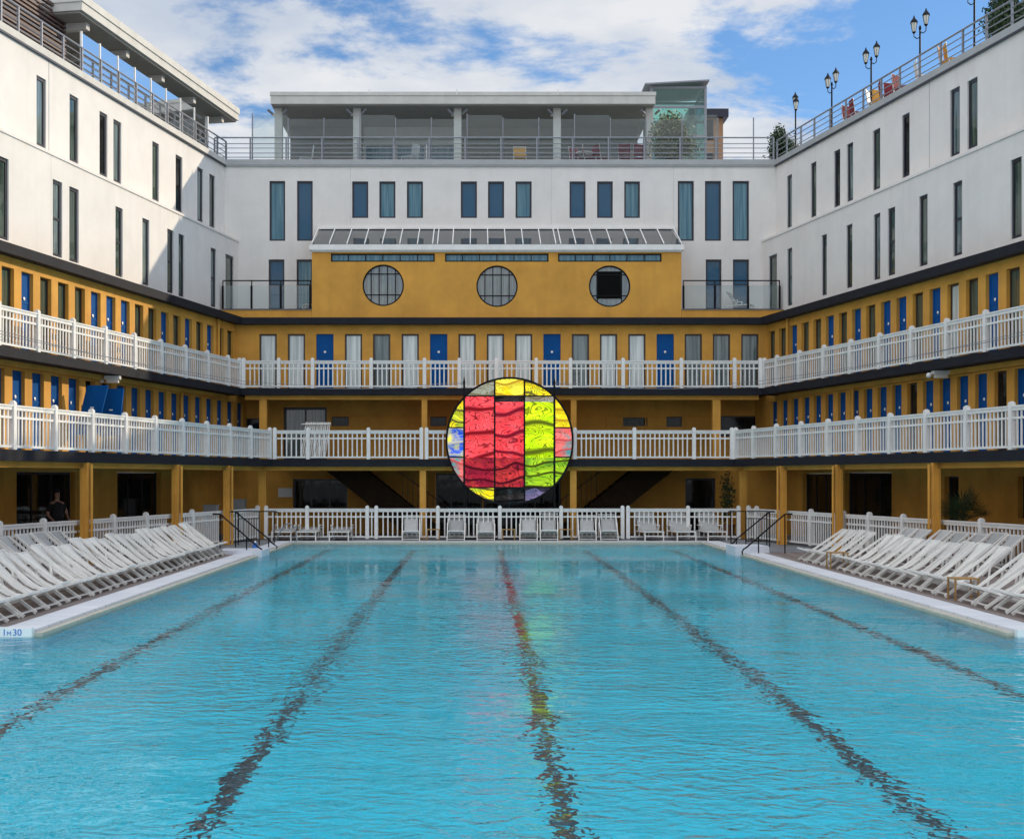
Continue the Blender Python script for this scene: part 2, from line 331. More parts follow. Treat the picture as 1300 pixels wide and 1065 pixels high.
def door(F, d, a, b, c, e, parent, blind=True):
    f = MB(); g = .004; a += g; b -= g; e -= g
    F.box(f, a, b, d-.05, d-.012, c, e)
    w = .07                                         # stiles and rails stand proud of the panels
    F.box(f, a, a+w, d-.012, d, c, e); F.box(f, b-w, b, d-.012, d, c, e)
    for z in (c, c+.75, c+(e-c)*.62, e-w):
        F.box(f, a+w, b-w, d-.012, d-.001, z, z+w)
    o = f.build('door', MT['blue'], parent)
    k = MB(); um = (a+b)/2
    k.lathe((0, 0, 0), [(.001, 0), (.04, .003), (.045, .012), (.02, .02)], 10)
    m = Matrix.Translation(F.P(um, d+.002, c+(e-c)*.68)) @ Matrix((( F.t.x, 0, F.n.x, 0), (F.t.y, 0, F.n.y, 0), (0, 1, 0, 0), (0, 0, 0, 1)))
    k.v = [tuple(m @ Vector(v)) for v in k.v]
    k.build('number_plate', MT['brass'], o)
    h = MB(); F.box(h, a+.05, a+.075, d, d+.035, c+(e-c)*.5, c+(e-c)*.5+.10); h.build('handle', MT['steel'], o)
    return o
def railing(F, d, posts, z0, h, parent, name='balcony_railing', skip=None, pitch=.160, gap=.04):
    """white picket balustrade between posts (u positions)"""
    m = MB(); H = h
    for i in range(len(posts)-1):
        a, b = posts[i]+.07, posts[i+1]-.07
        if b-a < .12: continue
        F.box(m, a, b, d-.05, d+.05, z0+H-.035, z0+H)          # handrail cap
        F.box(m, a, b, d-.03, d+.03, z0+H-.115, z0+H-.035)
        F.box(m, a, b, d-.022, d+.022, z0+H-.305, z0+H-.255)
        F.box(m, a, b, d-.022, d+.022, z0+gap, z0+gap+.055)
        n = max(1, round((b-a)/pitch)-1); st = (b-a)/(n+1)
        for k in range(n):
            u = a+st*(k+1)
            F.box(m, u-.022, u+.022, d-.014, d+.014, z0+gap+.055, z0+H-.305)
            F.box(m, u-.022, u+.022, d-.014, d+.014, z0+H-.255, z0+H-.115)
    o = m.build(name, MT['white'], parent)
    for u in posts:
        if skip and skip(u): continue
        p = MB(); F.box(p, u-.062, u+.062, d-.062, d+.062, z0, z0+H+.06)
        F.box(p, u-.05, u+.05, d-.05, d+.05, z0+H+.06, z0+H+.085); F.box(p, u-.03, u+.03, d-.03, d+.03, z0+H+.085, z0+H+.10)
        p.build('post', MT['white'], o)
    return o
Z1, Z1b, Z2, Z2b, ZC0, ZC1 = 2.893, 2.643, 5.445, 5.20, 7.83, 8.07
DECK, WAT = .14, .05
UN = -31.0                                          # near end of the wings (behind the picture's edge)
# ------------------------------------------------------------------ side wings
def regular(W, off, pxa, pxb, n, extra):
    a, b = W.u(pxa, off), W.u(pxb, off); st = (b-a)/(n-1)
    return [a+st*i for i in range(-extra, n)], abs(st)
def build_wing(W, side, L2, L1, up, lo, g0, lab):
    B = empty('wing_building', (W.P(-10, 0, 0).x, W.P(-10, 0, 0).y, DECK), 0, lab, 'building', 'buildings round the pool')
    B.location = (0, 0, 0)
    oW = 2.25; d = -oW
    uE = W.uY(50.9, oW)
    holes = []; items = []
    for (us, st, kinds, z0, zt, lev) in (L2+(2,), L1+(1,)):
        hw = st*.31
        for u, k in zip(us, kinds):
            holes.append((u-hw, u+hw, z0+.02, zt)); items.append((u-hw, u+hw, z0+.02, zt, k))
    wall(W, d, UN, uE, Z1-.05, ZC0+.1, holes, .17).build('ochre_wall', MT['ochre'], B)
    for a, b, c, e, k in items:
        if k == 'b': door(W, d-.10, a, b, c, e, B)
        elif k == 'n':
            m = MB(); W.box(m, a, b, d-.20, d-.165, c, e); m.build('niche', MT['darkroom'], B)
        else: window(W, d-.10, a, b, c, e, MT['brownframe'], {'g': MT['ggreen'], 'w': MT['gpale'], 'd': MT['gdark']}[k], B, .05)
    # lintel boards/pipes on the wall
    # white storeys
    oL, oU = 2.945, 3.46
    uL, uU = W.uY(52.02, oL), W.uY(52.02, oU)
    hl, hu = [], []
    for (p0, p1, zt, zb) in lo: hl.append((min(W.u(p0, oL), W.u(p1, oL)), max(W.u(p0, oL), W.u(p1, oL)), zb, zt))
    for (p0, p1, zt, zb) in up: hu.append((min(W.u(p0, oU), W.u(p1, oU)), max(W.u(p0, oU), W.u(p1, oU)), zb, zt))
    for uu in (-20.6, -23.5, -24.9, -28): hl.append((uu, uu+.72, 8.5, 10.57)); hu.append((uu-1.2, uu-.5, 11.57, 13.52))
    wall(W, -oL, UN, uL, ZC1-.1, 11.22, hl, .10).build('white_wall', MT['stucco'], B)
    wall(W, -oU, UN, uU, 11.20, 14.2, hu, .10).build('white_wall', MT['stucco'], B)
    for i, h in enumerate(hl): window(W, -oL-.045, *h, MT['winframe'], [MT['ggreen'], MT['gteal'], MT['ggreen']][i % 3], B, .085, trans=1 if i % 2 else 0)
    for i, h in enumerate(hu): window(W, -oU-.045, *h, MT['winframe'], [MT['gteal'], MT['ggreen'], MT['gdark']][i % 3], B, .085)
    m = MB(); W.box(m, UN, uL, -oU-.1, -oL+.03, 11.22, 11.30)
    for uu in (W.u(65 if side < 0 else 1156, oL),): W.box(m, uu-.012, uu+.012, -oL, -oL+.006, ZC1, 11.2)
    m.build('ledge', MT['stucco'], B)
    m = MB()
    uj = W.u(1180, oU) if side > 0 else W.u(62, oU)
    W.box(m, uj-.012, uj+.012, -oU, -oU+.007, 11.3, 14.2); m.build('joint', MT['coping'], B)
    m = MB(); W.box(m, UN, W.uY(52.0, oU), -oU-.35, -oU+.06, 14.16, 14.37); m.build('coping', MT['coping'] if side > 0 else MT['concrete'], B)
    m = MB(); W.box(m, UN, W.uY(52, oU), -oU+.02, -oU+.075, 14.10, 14.157); m.build('drip_edge', MT['winframe'], B)
    # roof slab, outer wall, near end
    m = MB(); W.box(m, UN, W.uY(60, 13), -13, -oU-.35, 14.0, 14.25); W.box(m, UN, W.uY(60, 13), -13.2, -13.0, 0, 14.2)
    W.box(m, UN, UN+.2, -13, -3.6, 0, 14.0); m.build('roof', MT['coping'], B)
    # cornice, slabs
    m = MB(); W.box(m, UN, W.uY(49.8, 1.95), -oL-.02, -1.95, ZC0, ZC1); m.build('cornice', MT['fascia'], B)
    m = MB(); W.box(m, UN, W.uY(49.8, 1.95), -oL-.02, -1.98, ZC1, ZC1+.03); m.build('cornice_flashing', MT['black'], B)
    m = MB(); W.box(m, UN, W.uY(48.95, 1.6), -2.30, -1.6, Z2b, Z2); m.build('balcony_slab', MT['fascia'], B)
    m = MB(); W.box(m, UN, W.uY(47.35, 0), -3.9, 0, Z1b, Z1); m.build('balcony_slab', MT['fascia'], B)
    m = MB(); W.box(m, UN, W.uY(48.4, 2.2), -2.245, -2.1, Z2b-.14, Z2b-.002); W.box(m, UN, W.uY(46.7, .25), -.45, -.22, 2.50, Z1b-.002); m.build('beam', MT['ochre'], B)
    # drain pipe
    for px in ((277,) if side < 0 else (1000,)):
        m = MB(); u = W.u(px, 2.2); m.tube([W.P(u, -2.19, Z2), W.P(u, -2.19, ZC0)], .05, 8)
        u = W.u(230 if side < 0 else 1083, 2.2); m.tube([W.P(u, -2.19, Z1), W.P(u, -2.19, Z2b)], .05, 8); m.build('drain_pipe', MT['ochre'], B)
    # balcony railings
    u2 = W.uY(48.6, 1.6); p2 = [u2]; u = u2-1.12
    while u > UN+.3: p2.append(u); u -= 1.875
    railing(W, -1.6-.08, sorted(p2)[:-1]+[u2-.01], Z2, .985, B)
    u1 = W.uY(47, 0); p1 = [u1]; u = u1-.35 if side < 0 else u1-1.6
    if side < 0: u = u1-1.9
    while u > UN+.3: p1.append(u); u -= 1.875
    railing(W, -.08, sorted(p1), Z1, .994, B)
    # ground floor wall
    oG = 3.2; hg = []
    for (p0, p1, zb, zt) in g0: hg.append((min(W.u(p0, oG), W.u(p1, oG)), max(W.u(p0, oG), W.u(p1, oG)), zb, zt))
    hg.append((-27, -21, DECK, 2.42))
    wall(W, -oG, UN, W.uY(51.6, oG), DECK, Z1b+.05, hg, .25).build('ochre_wall', MT['ochre'], B)
    for h in hg: window(W, -oG-.15, *h, MT['winframe'], MT['gdark'], B, .07, mull=2 if h[1]-h[0] > 2 else 0)
    for px in ((106.5, 222, 287) if side < 0 else (995, 1066, 1189)):
        u = W.u(px, -.08+.2); m = MB(); W.box(m, u-.06, u+.06, -.10, .0, DECK, Z1b-.004)
        W.box(m, u-.10, u+.045, -.18, -.105, DECK, 2.498) ; o = m.build('column', MT['ochre'], B)
        m = MB(); m.tube([W.P(u+.02, .075, DECK), W.P(u+.02, .075, 2.6)], .035, 8); m.build('drain_pipe', MT['ochre'], o)
    for uu in (-27.5, -20.5):
        m = MB(); W.box(m, uu-.12, uu+.12, -.22, .02, DECK, Z1b-.004); m.build('column', MT['ochre'], B)
    return B
usL2, s2 = regular(WL, 2.25, 10.1, 292.6, 17, 6)
kL2 = 'bgbggb' + 'gbgggbbbggbgbgbgg'
usL1, s1 = regular(WL, 2.25, 23.7, 305, 17, 7)
kL1 = 'bbbbbbb' + 'bbbbnnbbbbbbbbbbb'
usR2, s3 = regular(WR, 2.25, 979.6, 1286, 17, 0)
b0, b1 = WR.u(979.6, 2.25), WR.u(1286, 2.25); st = (b1-b0)/16
usR2 = [b0+st*i for i in range(23)]; s3 = abs(st); kR2 = 'ggbggbgbgbbgbwgbg' + 'bggbgb'
b0, b1 = WR.u(982.5, 2.25), WR.u(1296, 2.25); st = (b1-b0)/17
usR1 = [b0+st*i for i in range(24)]; s4 = abs(st); kR1 = 'bbbbbbbbbbbdbbbbdb' + 'bbbbbb'
upL = [(p, q, 13.52, 11.57) for p, q in ((46.4,58.4),(88.3,99.5),(126.4,136.3),(144,154),(193.4,201.8),(223,231.5),(250.5,258),(265.8,273))]
loL = [(p, q, 10.58, 8.45) for p, q in ((-5,11),(67,79),(88,100),(146.6,155.8),(180.8,189.5),(212.4,220.5),(226.8,234),(267.6,274.5))]+[(286.3, 296.8, 10.58, 8.42)]
upR = [(p, q, 13.52, 11.57) for p, q in ((999,1005.3),(1029.2,1036.3),(1058.7,1066.6),(1075,1083),(1108,1117.4),(1145,1154.7),(1206,1218.4),(1228,1241))]
loR = [(976, 986.3, 10.58, 8.42)]+[(p, q, 10.58, 8.5) for p, q in ((999.3,1005.7),(1043,1049.6),(1074.4,1082),(1109,1117.5),(1127,1136.3),(1166.7,1177.5),(1209.8,1221.4),(1283,1297))]
gL = [(21,95,DECK,2.42),(149,204,DECK,2.42),(292,318,DECK,2.40)]
gR = [(955,990,DECK,2.42),(1019,1056,DECK,2.40),(1073,1132,DECK,2.42),(1199,1217,DECK,2.30),(1292,1330,1.2,2.3)]
LWB = build_wing(WL, -1, (usL2, s2, kL2, Z2, 7.56), (usL1, s1, kL1, Z1, 5.0), upL, loL, gL, 'left wing, white storeys in evening sun above ochre cabin galleries with blue doors')
RWB = build_wing(WR, 1, (usR2, s3, kR2, Z2, 7.56), (usR1, s4, kR1, Z1, 5.0), upR, loR, gR, 'right wing in shade, white storeys above ochre cabin galleries with blue doors')
# two open door leaves on the left gallery
for i, (p, lean) in enumerate(((135, .28), (163, .12))):
    u = WL.u(p, 1.2); m = MB(); w = .6
    a = WL.P(u, -2.1, Z1+.55); n = (WL.n*1.0 + WL.t*.05).normalized()
    for k, (t0, t1) in enumerate(((0, w),)):
        b = a+n*w
        up_ = Vector((0, 0, 1))*1.35+n*lean*1.2
        th = WL.t*.03
        m.hexa([a-th, b-th, b+th, a+th, a-th+up_, b-th+up_, b+th+up_, a+th+up_])
    o = m.build('open_door', MT['blue'], LWB)
    o['label'] = 'open dark blue door leaf' if i == 0 else 'second open dark blue door leaf'
    m = MB(); q = a+n*(w*.5)+up_*.55-WL.t*.034; m.box(q.x-.05, q.x+.05, q.y-.012, q.y+.004, q.z-.015, q.z+.015); m.build('handle', MT['brass'], o)
# ------------------------------------------------------------------ rear building
RB = empty('rear_building', (0, 0, 0), 0, 'rear wing with three round windows in an ochre attic below white storeys', 'building', 'buildings round the pool')
YW, YA, Y2, Y1w, Y0w = 52.0, 50.0, 49.8, 51.0, 51.5
def dY(Y): return -(Y-47)
def hrect(Y, x0, x1, yt, yb): return (bx(x0, Y), bx(x1, Y), bz(yb, Y), bz(yt, Y))
hw = [hrect(YW, a, b, 230, 306) for a, b in ((342,362),(377,397),(860.5,881),(895,915.5),(930,951))]
hw += [hrect(YW, a, b, 230.5, 277) for a, b in ((447,467.5),(481.5,502),(516.5,537),(585,605.5),(619.5,640),(654.5,675),(723,743.5),(758,778),(792.5,812.5))]
hw += [hrect(YW, a, b, 329.5, 393) for a, b in ((341,361),(376.5,397),(896,916),(930.5,951))]
wall(BK, dY(YW), -10.9, 12.6, 8.0, 14.2, hw, .14).build('white_wall', MT['stucco'], RB)
pk = ['gcurt','gblue','gcurt','gblue','gcurt','gblue','gcurt','gcurt','gblue','gblue','gcurt','gblue','gblue','gcurt','gblue','gcurt','gblue','gblue']
for i, h in enumerate(hw): window(BK, dY(YW)-.08, *h, MT['winframe'], MT[pk[i % 18]], RB, .065, trans=1 if i >= 14 else 0)
m = MB(); m.box(-10.9, 12.6, 51.93, 52.4, 14.16, 14.37); m.box(-10.9, 12.6, 51.95, 52.0, 14.1, 14.158); m.build('coping', MT['coping'], RB)
m = MB(); m.box(-12, 14, 52.4, 62, 14.0, 14.25); m.box(-12, 14, 61.8, 62, 0, 14.0); m.build('roof', MT['coping'], RB)
m = MB()                                              # expansion joints and stains on the render
for px in (445, 700, 855): m.box(bx(px, YW)-.008, bx(px, YW)+.008, 51.994, 52.0, 11.9, 14.1)
m.build('joint', MT['concrete'], RB)
# attic
AZ0, AZ1 = ZC1, 10.58
XA0, XA1 = bx(396, YA), bx(865, YA)
strips = [hrect(YA, a, b, 322, 332.5) for a, b in ((420,552),(565,696.5),(708.5,840))]
circ = [(bx(486.5, YA), bz(362.3, YA), .765), (bx(631, YA), bz(363.5, YA), .765), (bx(774, YA), bz(363.5, YA), .765)]
wall(BK, dY(YA), XA0, XA1, AZ0, AZ1, strips, .14, circ).build('attic_wall', MT['ochre'], RB)
m = MB(); m.box(XA0, XA0+.15, YA+.005, YW, AZ0, AZ1); m.box(XA1-.15, XA1, YA+.005, YW, AZ0, AZ1); m.build('attic_wall', MT['ochre'], RB)
for h in strips: window(BK, dY(YA)-.05, *h, MT['black'], MT['gcurt'], RB, .045, mull=5)
for i, (u, z, r) in enumerate(circ):
    f = MB(); n = 48; d0, d1 = dY(YA)-.10, dY(YA)-.02
    for k in range(n):
        a0, a1 = 2*math.pi*k/n, 2*math.pi*(k+1)/n
        for (ra, rb) in ((r*.93, r*.992),):
            p = [(u+q*math.cos(a), z+q*math.sin(a)) for q, a in ((ra, a0), (rb, a0), (rb, a1), (ra, a1))]
            f.hexa([BK.P(q[0], d0, q[1]) for q in p]+[BK.P(q[0], d1, q[1]) for q in p])
    for q in (-.58, -.2, .2, .58):
        hh = math.sqrt(max(0, .93**2-q*q))*r
        if i == 2 and abs(q) < .3: continue
        BK.box(f, u+q*r-.016, u+q*r+.016, d0+.01, d1-.01, z-hh, z+hh)
    for q in (.55, -.45):
        hh = math.sqrt(max(0, .93**2-q*q))*r
        BK.box(f, u-hh, u+hh, d0+.012, d1-.012, z+q*r-.016, z+q*r+.016)
    o = f.build('round_window', MT['black'], RB)
    p = MB(); p.poly([BK.P(u+r*.95*math.cos(2*math.pi*k/n), d0+.03, z+r*.95*math.sin(2*math.pi*k/n)) for k in range(n)]); p.build('pane', MT['ground_glass'], o)
    if i == 2:
        p = MB(); BK.box(p, u-.48, u+.42, d0+.035, d0+.06, z-.45, z+.55); p.build('open_casement', MT['darkroom'], o); o['label'] = 'round window with a black open middle'
m = MB(); m.box(XA0-.08, XA1+.08, YA-.12, YA+.2, AZ1, AZ1+.20); m.box(XA0-.02, XA1+.02, YA-.05, YA-.003, AZ1-.06, AZ1); m.build('eave', MT['white'], RB)
zt = bz(291.5, YW); zb = AZ1+.20
p = MB(); p.quad((XA0, YA-.02, zb+.02), (XA1, YA-.02, zb+.02), (XA1-.1, YW-.01, zt), (XA0+.1, YW-.01, zt)); p.poly([(XA0, YA-.02, zb+.02), (XA0+.1, YW-.01, zt), (XA0+.1, YW-.01, zb)]); p.poly([(XA1, YA-.02, zb+.02), (XA1-.1, YW-.01, zt), (XA1-.1, YW-.01, zb)])
rg = p.build('glass_roof', MT['roofglass'], RB)
m = MB()
for k in range(22):
    x = XA0+(XA1-XA0)*k/21
    for dx in ((-.09, .09) if k in (7, 14) else (0,)): m.bar((x+dx, YA-.04, zb+.05), (x+dx, YW-.02, zt+.03), .034, .05)
m.box(XA0, XA1, YW-.09, YW-.006, zt, zt+.08); m.build('glazing_bars', MT['white'], rg)
# cornice, terraces
m = MB(); hc = 7.96-.1925*2.5+1.95/CS; m.box(AX-hc-.05, AX+hc+.05, 49.5, 50.0-.002, ZC0, ZC1); m.build('cornice', MT['fascia'], RB)
m = MB(); m.box(-9.6, XA0-.01, YA, YW, ZC0+.02, 8.40); m.box(XA1+.01, 11.3, YA, YW, ZC0+.02, 8.40); m.build('terrace', MT['ochre'], RB)
m = MB(); m.box(-9.5, XA0-.01, YA-.03, YW-.01, 8.402, 8.43); m.box(XA1+.01, 11.2, YA-.03, YW-.01, 8.402, 8.43); m.build('terrace_paving', MT['paving'], RB)
for (a, b, ps) in ((283, 395, (283, 319.5, 356.5, 394)), (867, 990, (867.5, 907.5, 949.5, 989.5))):
    Y = 50.12; m = MB(); m.box(bx(a, Y), bx(b, Y), Y-.02, Y+.02, 9.47, 9.51); m.box(bx(a, Y), bx(b, Y), Y-.02, Y+.02, 8.432, 8.46)
    for px in ps: m.box(bx(px, Y)-.018, bx(px, Y)+.018, Y-.02, Y+.02, 8.4, 9.47); m.box(bx(px, Y)-.04, bx(px, Y)+.04, Y-.045, Y-.021, 8.2, 9.3)
    o = m.build('terrace_balustrade', MT['black'], RB)
    g = MB()
    for k in range(len(ps)-1): g.box(bx(ps[k], Y)+.05, bx(ps[k+1], Y)-.05, Y-.006, Y+.006, 8.48, 9.32)
    g.build('glass_panel', MT['clear'], o)
# level 2 wall
c2 = [340.3,376.3,412.4,448.7,484.5,520.8,556.9,593,629,664.8,700.8,736.9,772.6,808.6,844.6,880.2,916,952]
k2 = 'ppbpppbtpppbtpppbttt'
k2 = ['p','p','b','p','t','p','b','p','p','p','b','t','p','p','b','t','t','t']
h2 = [(bx(c-11, Y2), bx(c+11, Y2), Z2+.02, bz(424, Y2)) for c in c2]
wall(BK, dY(Y2), -9.2, 10.9, Z2-.05, ZC0+.05, h2, .12).build('ochre_wall', MT['ochre'], RB)
for h, k in zip(h2, k2):
    if k == 'b': door(BK, dY(Y2)-.06, *h, RB)
    else: window(BK, dY(Y2)-.05, *h, MT['brownframe'], MT['gpale'] if k == 'p' else MT['gteal'], RB, .06)
m = MB(); m.box(AX-9.45, AX+9.45, 48.6, Y1w, Z2b, Z2); m.build('balcony_slab', MT['fascia'], RB)
railing(BK, dY(48.68), [bx(p, 48.6) for p in (309, 353.5, 396.6, 471, 538.8, 583, 630, 680.8, 724.5, 791.3, 865.3, 933, 965.5)], Z2, .985, RB)
m = MB(); m.box(AX-9.2, AX+9.2, 48.8, 49.0, Z2b-.16, Z2b-.003); m.box(AX-8.2, AX+8.2, 47.25, 47.45, 2.50, Z1b-.003); m.build('beam', MT['ochre'], RB)
# level 1 recess
hh = [(bx(360, Y1w), bx(415, Y1w), Z1+.02, bz(517, Y1w)), (bx(421, Y1w), bx(443, Y1w), bz(541, Y1w), bz(529, Y1w)), (bx(546, Y1w), bx(567, Y1w), bz(541, Y1w), bz(529, Y1w)),
      (bx(791, Y1w), bx(822, Y1w), bz(541, Y1w), bz(530, Y1w)), (bx(846, Y1w), bx(866, Y1w), bz(542, Y1w), bz(529, Y1w)), (bx(914, Y1w), bx(972, Y1w), Z1+.9, bz(528, Y1w)), (bx(312, Y1w), bx(330, Y1w), Z1+.02, bz(531, Y1w))]
wall(BK, dY(Y1w), -10.4, 12.1, Z1-.03, Z2b+.02, hh, .2).build('ochre_wall', MT['ochre'], RB)
for i, h in enumerate(hh): window(BK, dY(Y1w)-.1, *h, MT['brownframe'] if i else MT['winframe'], MT['gteal'] if i == 0 else MT['gdark'], RB, .05 if i else .09, mull=1 if i == 0 else 0)
m = MB(); m.box(bx(417, 51), bx(905, 51), 50.93, 50.995, bz(529, 51), bz(527, 51))
for px in (468.5, 519.5, 769, 819.5, 868): m.box(bx(px, 51)-.02, bx(px, 51)+.02, 50.94, 50.995, Z1, bz(529, 51))
m.build('dado_rail', MT['ochre'], RB)
for px, w in ((334.5, .13), (539, .10), (728, .10), (909, .14)):
    m = MB(); X = bx(px, 48.9); m.box(X-w, X+w, 48.78, 49.02, Z1, Z2b-.163); m.build('column', MT['ochre'], RB)
m = MB(); hb = 8.05; m.box(AX-hb, AX+hb, 47.0, Y0w, Z1b+.004, Z1-.004); m.build('balcony_slab', MT['fascia'], RB)
railing(BK, dY(47.08), [bx(p, 47) for p in (348.5, 390.7, 467.6, 534.8, 541.5, 583, 632, 681, 730, 805.6, 881.4, 929.5)], Z1, .994, RB)
# ground floor back wall
h0 = [(bx(372, Y0w), bx(441, Y0w), 1.0, bz(608, Y0w)), (bx(553, Y0w), bx(612, Y0w), DECK, bz(601, Y0w)), (bx(614, Y0w), bx(712, Y0w), DECK, bz(601, Y0w)), (bx(870, Y0w), bx(908, Y0w), DECK, bz(607, Y0w))]
wall(BK, dY(Y0w), -9.9, 11.7, DECK, Z1b+.02, h0, .2).build('ochre_wall', MT['ochre'], RB)
for h in h0: window(BK, dY(Y0w)-.1, *h, MT['winframe'], MT['gdark'], RB, .07, mull=2 if h[1]-h[0] > 1.5 else 0)
for px, w in ((333.5, .13), (537, .11), (727.5, .11), (943, .13)):
    m = MB(); X = bx(px, 47.3); m.box(X-w, X+w, 47.16, 47.42 - .02, DECK, 2.497); m.build('column', MT['ochre'], RB)
# staircases under the rear balcony
for s_, lab in ((-1, 'dark straight staircase with bar railing behind the left of the rear fence'), (1, 'dark straight staircase with bar railing behind the right of the rear fence')):
    def sx(px): return bx(px if s_ < 0 else 1268-px, 49.6)
    T = empty('staircase', (0, 0, 0), 0, lab, 'staircase', 'stairs to the first gallery')
    m = MB(); a, b, c, e = sx(412), sx(462), sx(548), sx(498)
    zt_, zb_ = Z1b-.02, DECK+.02
    for y in (49.0, 50.3):
        p = [(a, zt_-.02), (b, zt_), (c+(c-b)*.25, zb_), (e+(c-b)*.25, zb_)]
        m.hexa([(q[0], y, q[1]) for q in p]+[(q[0], y+.06, q[1]) for q in p])
    m.build('stringer', MT['stairbrown'], T)
    m = MB(); xa, xb = b, c+(c-b)*.25
    for k in range(14):
        f0 = k/14; x = xa+(xb-xa)*f0; z = zt_+(zb_-zt_)*f0-.14
        m.box(min(x, x+(xb-xa)/14), max(x, x+(xb-xa)/14), 49.061, 50.299, z-.04, z)
    m.build('tread', MT['darkroom'], T)
    m = MB()
    xr, zr = xb, zb_+.95; xs, zs = xa, zt_+.95
    m.tube([(xs, 49.03, min(zs, 2.6)), (xr, 49.03, zr)] if False else [(xa+(xb-xa)*.42, 49.03, 2.48), (xb, 49.03, zb_+1.0)], .018, 6)
    for k in range(8, 17):
        f0 = k/17; x = xa+(xb-xa)*f0; z = zt_+(zb_-zt_)*f0; m.tube([(x, 49.03, z), (x, 49.03, min(2.6, z+1.03 if f0 > .42 else 2.6))], .011, 5)
    m.build('handrail', MT['brownframe'], T)
# ------------------------------------------------------------------ ground, deck, pool
PX0, PX1, PYF, PYS = -6.2, 7.5, 45.3, 19.2
def struct(o): o['kind'] = 'structure'; return o
m = MB()
for (x0, x1, y0, y1) in ((-700, -9.5, -700, 900), (10.8, 700, -700, 900), (-9.5, 10.8, 46, 900), (-9.5, 10.8, -700, 2.5)): m.quad((x0, y0, .1), (x1, y0, .1), (x1, y1, .1), (x0, y1, .1))
struct(m.build('ground', MT['paving']))
m = MB()
m.box(-14, PX0-.55, PYS, 39, -.2, DECK-.01); struct(m.build('timber_deck', MT['decking']))
m = MB(); m.box(PX1+.55, 16, PYS, 39, -.2, DECK-.01); struct(m.build('timber_deck', MT['decking']))
m = MB(); m.box(-11, 12.6, PYF+.35, 52, -.2, DECK-.005); m.box(-11, PX0-.55, 39.004, PYF+.35, -.2, DECK-.005); m.box(PX1+.55, 12.6, 39.004, PYF+.35, -.2, DECK-.005)
struct(m.build('paved_terrace', MT['paving']))
m = MB(); m.box(-9.3, 10.6, 0, 2.5, -.2, DECK); m.box(-14, -9.3, 0, PYS, -.2, DECK-.004); m.box(10.6, 16, 0, PYS, -.2, DECK-.004); struct(m.build('near_terrace', MT['paving']))
m = MB()
m.box(PX0-.55, PX0-.04, PYS-.022, PYF+.346, -.2, DECK); m.box(PX1+.04, PX1+.55, PYS-.022, PYF+.346, -.2, DECK); m.box(PX0-.04, PX1+.04, PYF+.04, PYF+.346, -.2, DECK)
m.box(-9.3, PX0-.551, PYS-.021, PYS+.35, -.2, DECK+.001); m.box(PX1+.551, 10.6, PYS-.021, PYS+.35, -.2, DECK+.001)
struct(m.build('pool_coping', MT['stonec']))
m = MB()                                              # beige lip at the water line
m.box(PX0-.04, PX0+.07, PYS-.03, PYF, -.3, DECK-.045); m.box(PX1-.07, PX1+.04, PYS-.03, PYF, -.3, DECK-.045); m.box(PX0+.07, PX1-.07, PYF-.03, PYF+.04, -.3, DECK-.02)
struct(m.build('pool_lip', MT['lip']))
BOT = -1.35
m = MB()
m.quad((-9.3, 2.5, BOT), (10.6, 2.5, BOT), (10.6, PYF, BOT), (-9.3, PYF, BOT))
for (a, b) in (((-9.3, 2.5), (10.6, 2.5)), ((10.6, 2.5), (10.6, PYS)), ((10.6, PYS), (PX1, PYS)), ((PX1, PYS), (PX1, PYF)), ((PX1, PYF), (PX0, PYF)), ((PX0, PYF), (PX0, PYS)), ((PX0, PYS), (-9.3, PYS)), ((-9.3, PYS), (-9.3, 2.5))):
    m.quad((a[0], a[1], BOT), (b[0], b[1], BOT), (b[0], b[1], DECK-.05), (a[0], a[1], DECK-.05))
struct(m.build('pool_basin', MT['pooltile']))
LN = MB()
for k in range(5):
    x = .68+2.72*(k-2)
    LN.box(x-.085, x+.085, 4.5, PYF-2.0, BOT, BOT+.006)
    LN.box(x-.45, x+.45, PYF-2.25, PYF-1.99, BOT, BOT+.0065)
struct(LN.build('lane_lines', MT['lane']))
m = MB(); m.quad((-9.3, 2.5, WAT), (10.6, 2.5, WAT), (10.6, PYF, WAT), (-9.3, PYF, WAT)); struct(m.build('pool_water', MT['water']))
# depth marking
def text_mesh(body, size, mat_, name, M_, parent=None, ext=.002):
    cu = bpy.data.curves.new(name, 'FONT'); cu.body = body; cu.size = size; cu.extrude = ext; cu.align_x = 'LEFT'
    t = bpy.data.objects.new(name+'_src', cu); COL.objects.link(t)
    dg = bpy.context.evaluated_depsgraph_get(); me = bpy.data.meshes.new_from_object(t.evaluated_get(dg)); bpy.data.objects.remove(t)
    me.transform(M_); me.materials.clear(); me.materials.append(mat_)
    o = bpy.data.objects.new(name, me); COL.objects.link(o)
    if parent: o.parent = parent
    return o
DM = empty('depth_marker', (0, 0, 0), 0, 'white tile block reading 1m30 in blue at left pool corner', 'depth marker')
m = MB(); x0, x1 = bx(-40, 19), PX0-.045; m.box(x0, x1, PYS-.14, PYS-.025, -.1, DECK+.03); m.build('tile_block', MT['brass'], DM)
rot = Matrix.Rotation(R(90), 4, 'X')
for (s_, sz, px) in (('1', .13, 2.5), ('M', .085, 8.5), ('30', .13, 16)):
    text_mesh(s_, sz, MT['bluepaint'], 'numerals', Matrix.Translation((bx(px, 19.06), PYS-.143, DECK-.07)) @ rot, DM)
DM2 = empty('depth_marker', (0, 0, 0), 0, 'plain white tile block at right pool corner', 'depth marker')
m = MB(); m.box(PX1+.045, PX1+.7, PYS-.14, PYS-.025, -.1, DECK+.012); m.build('tile_block', MT['brass'], DM2)
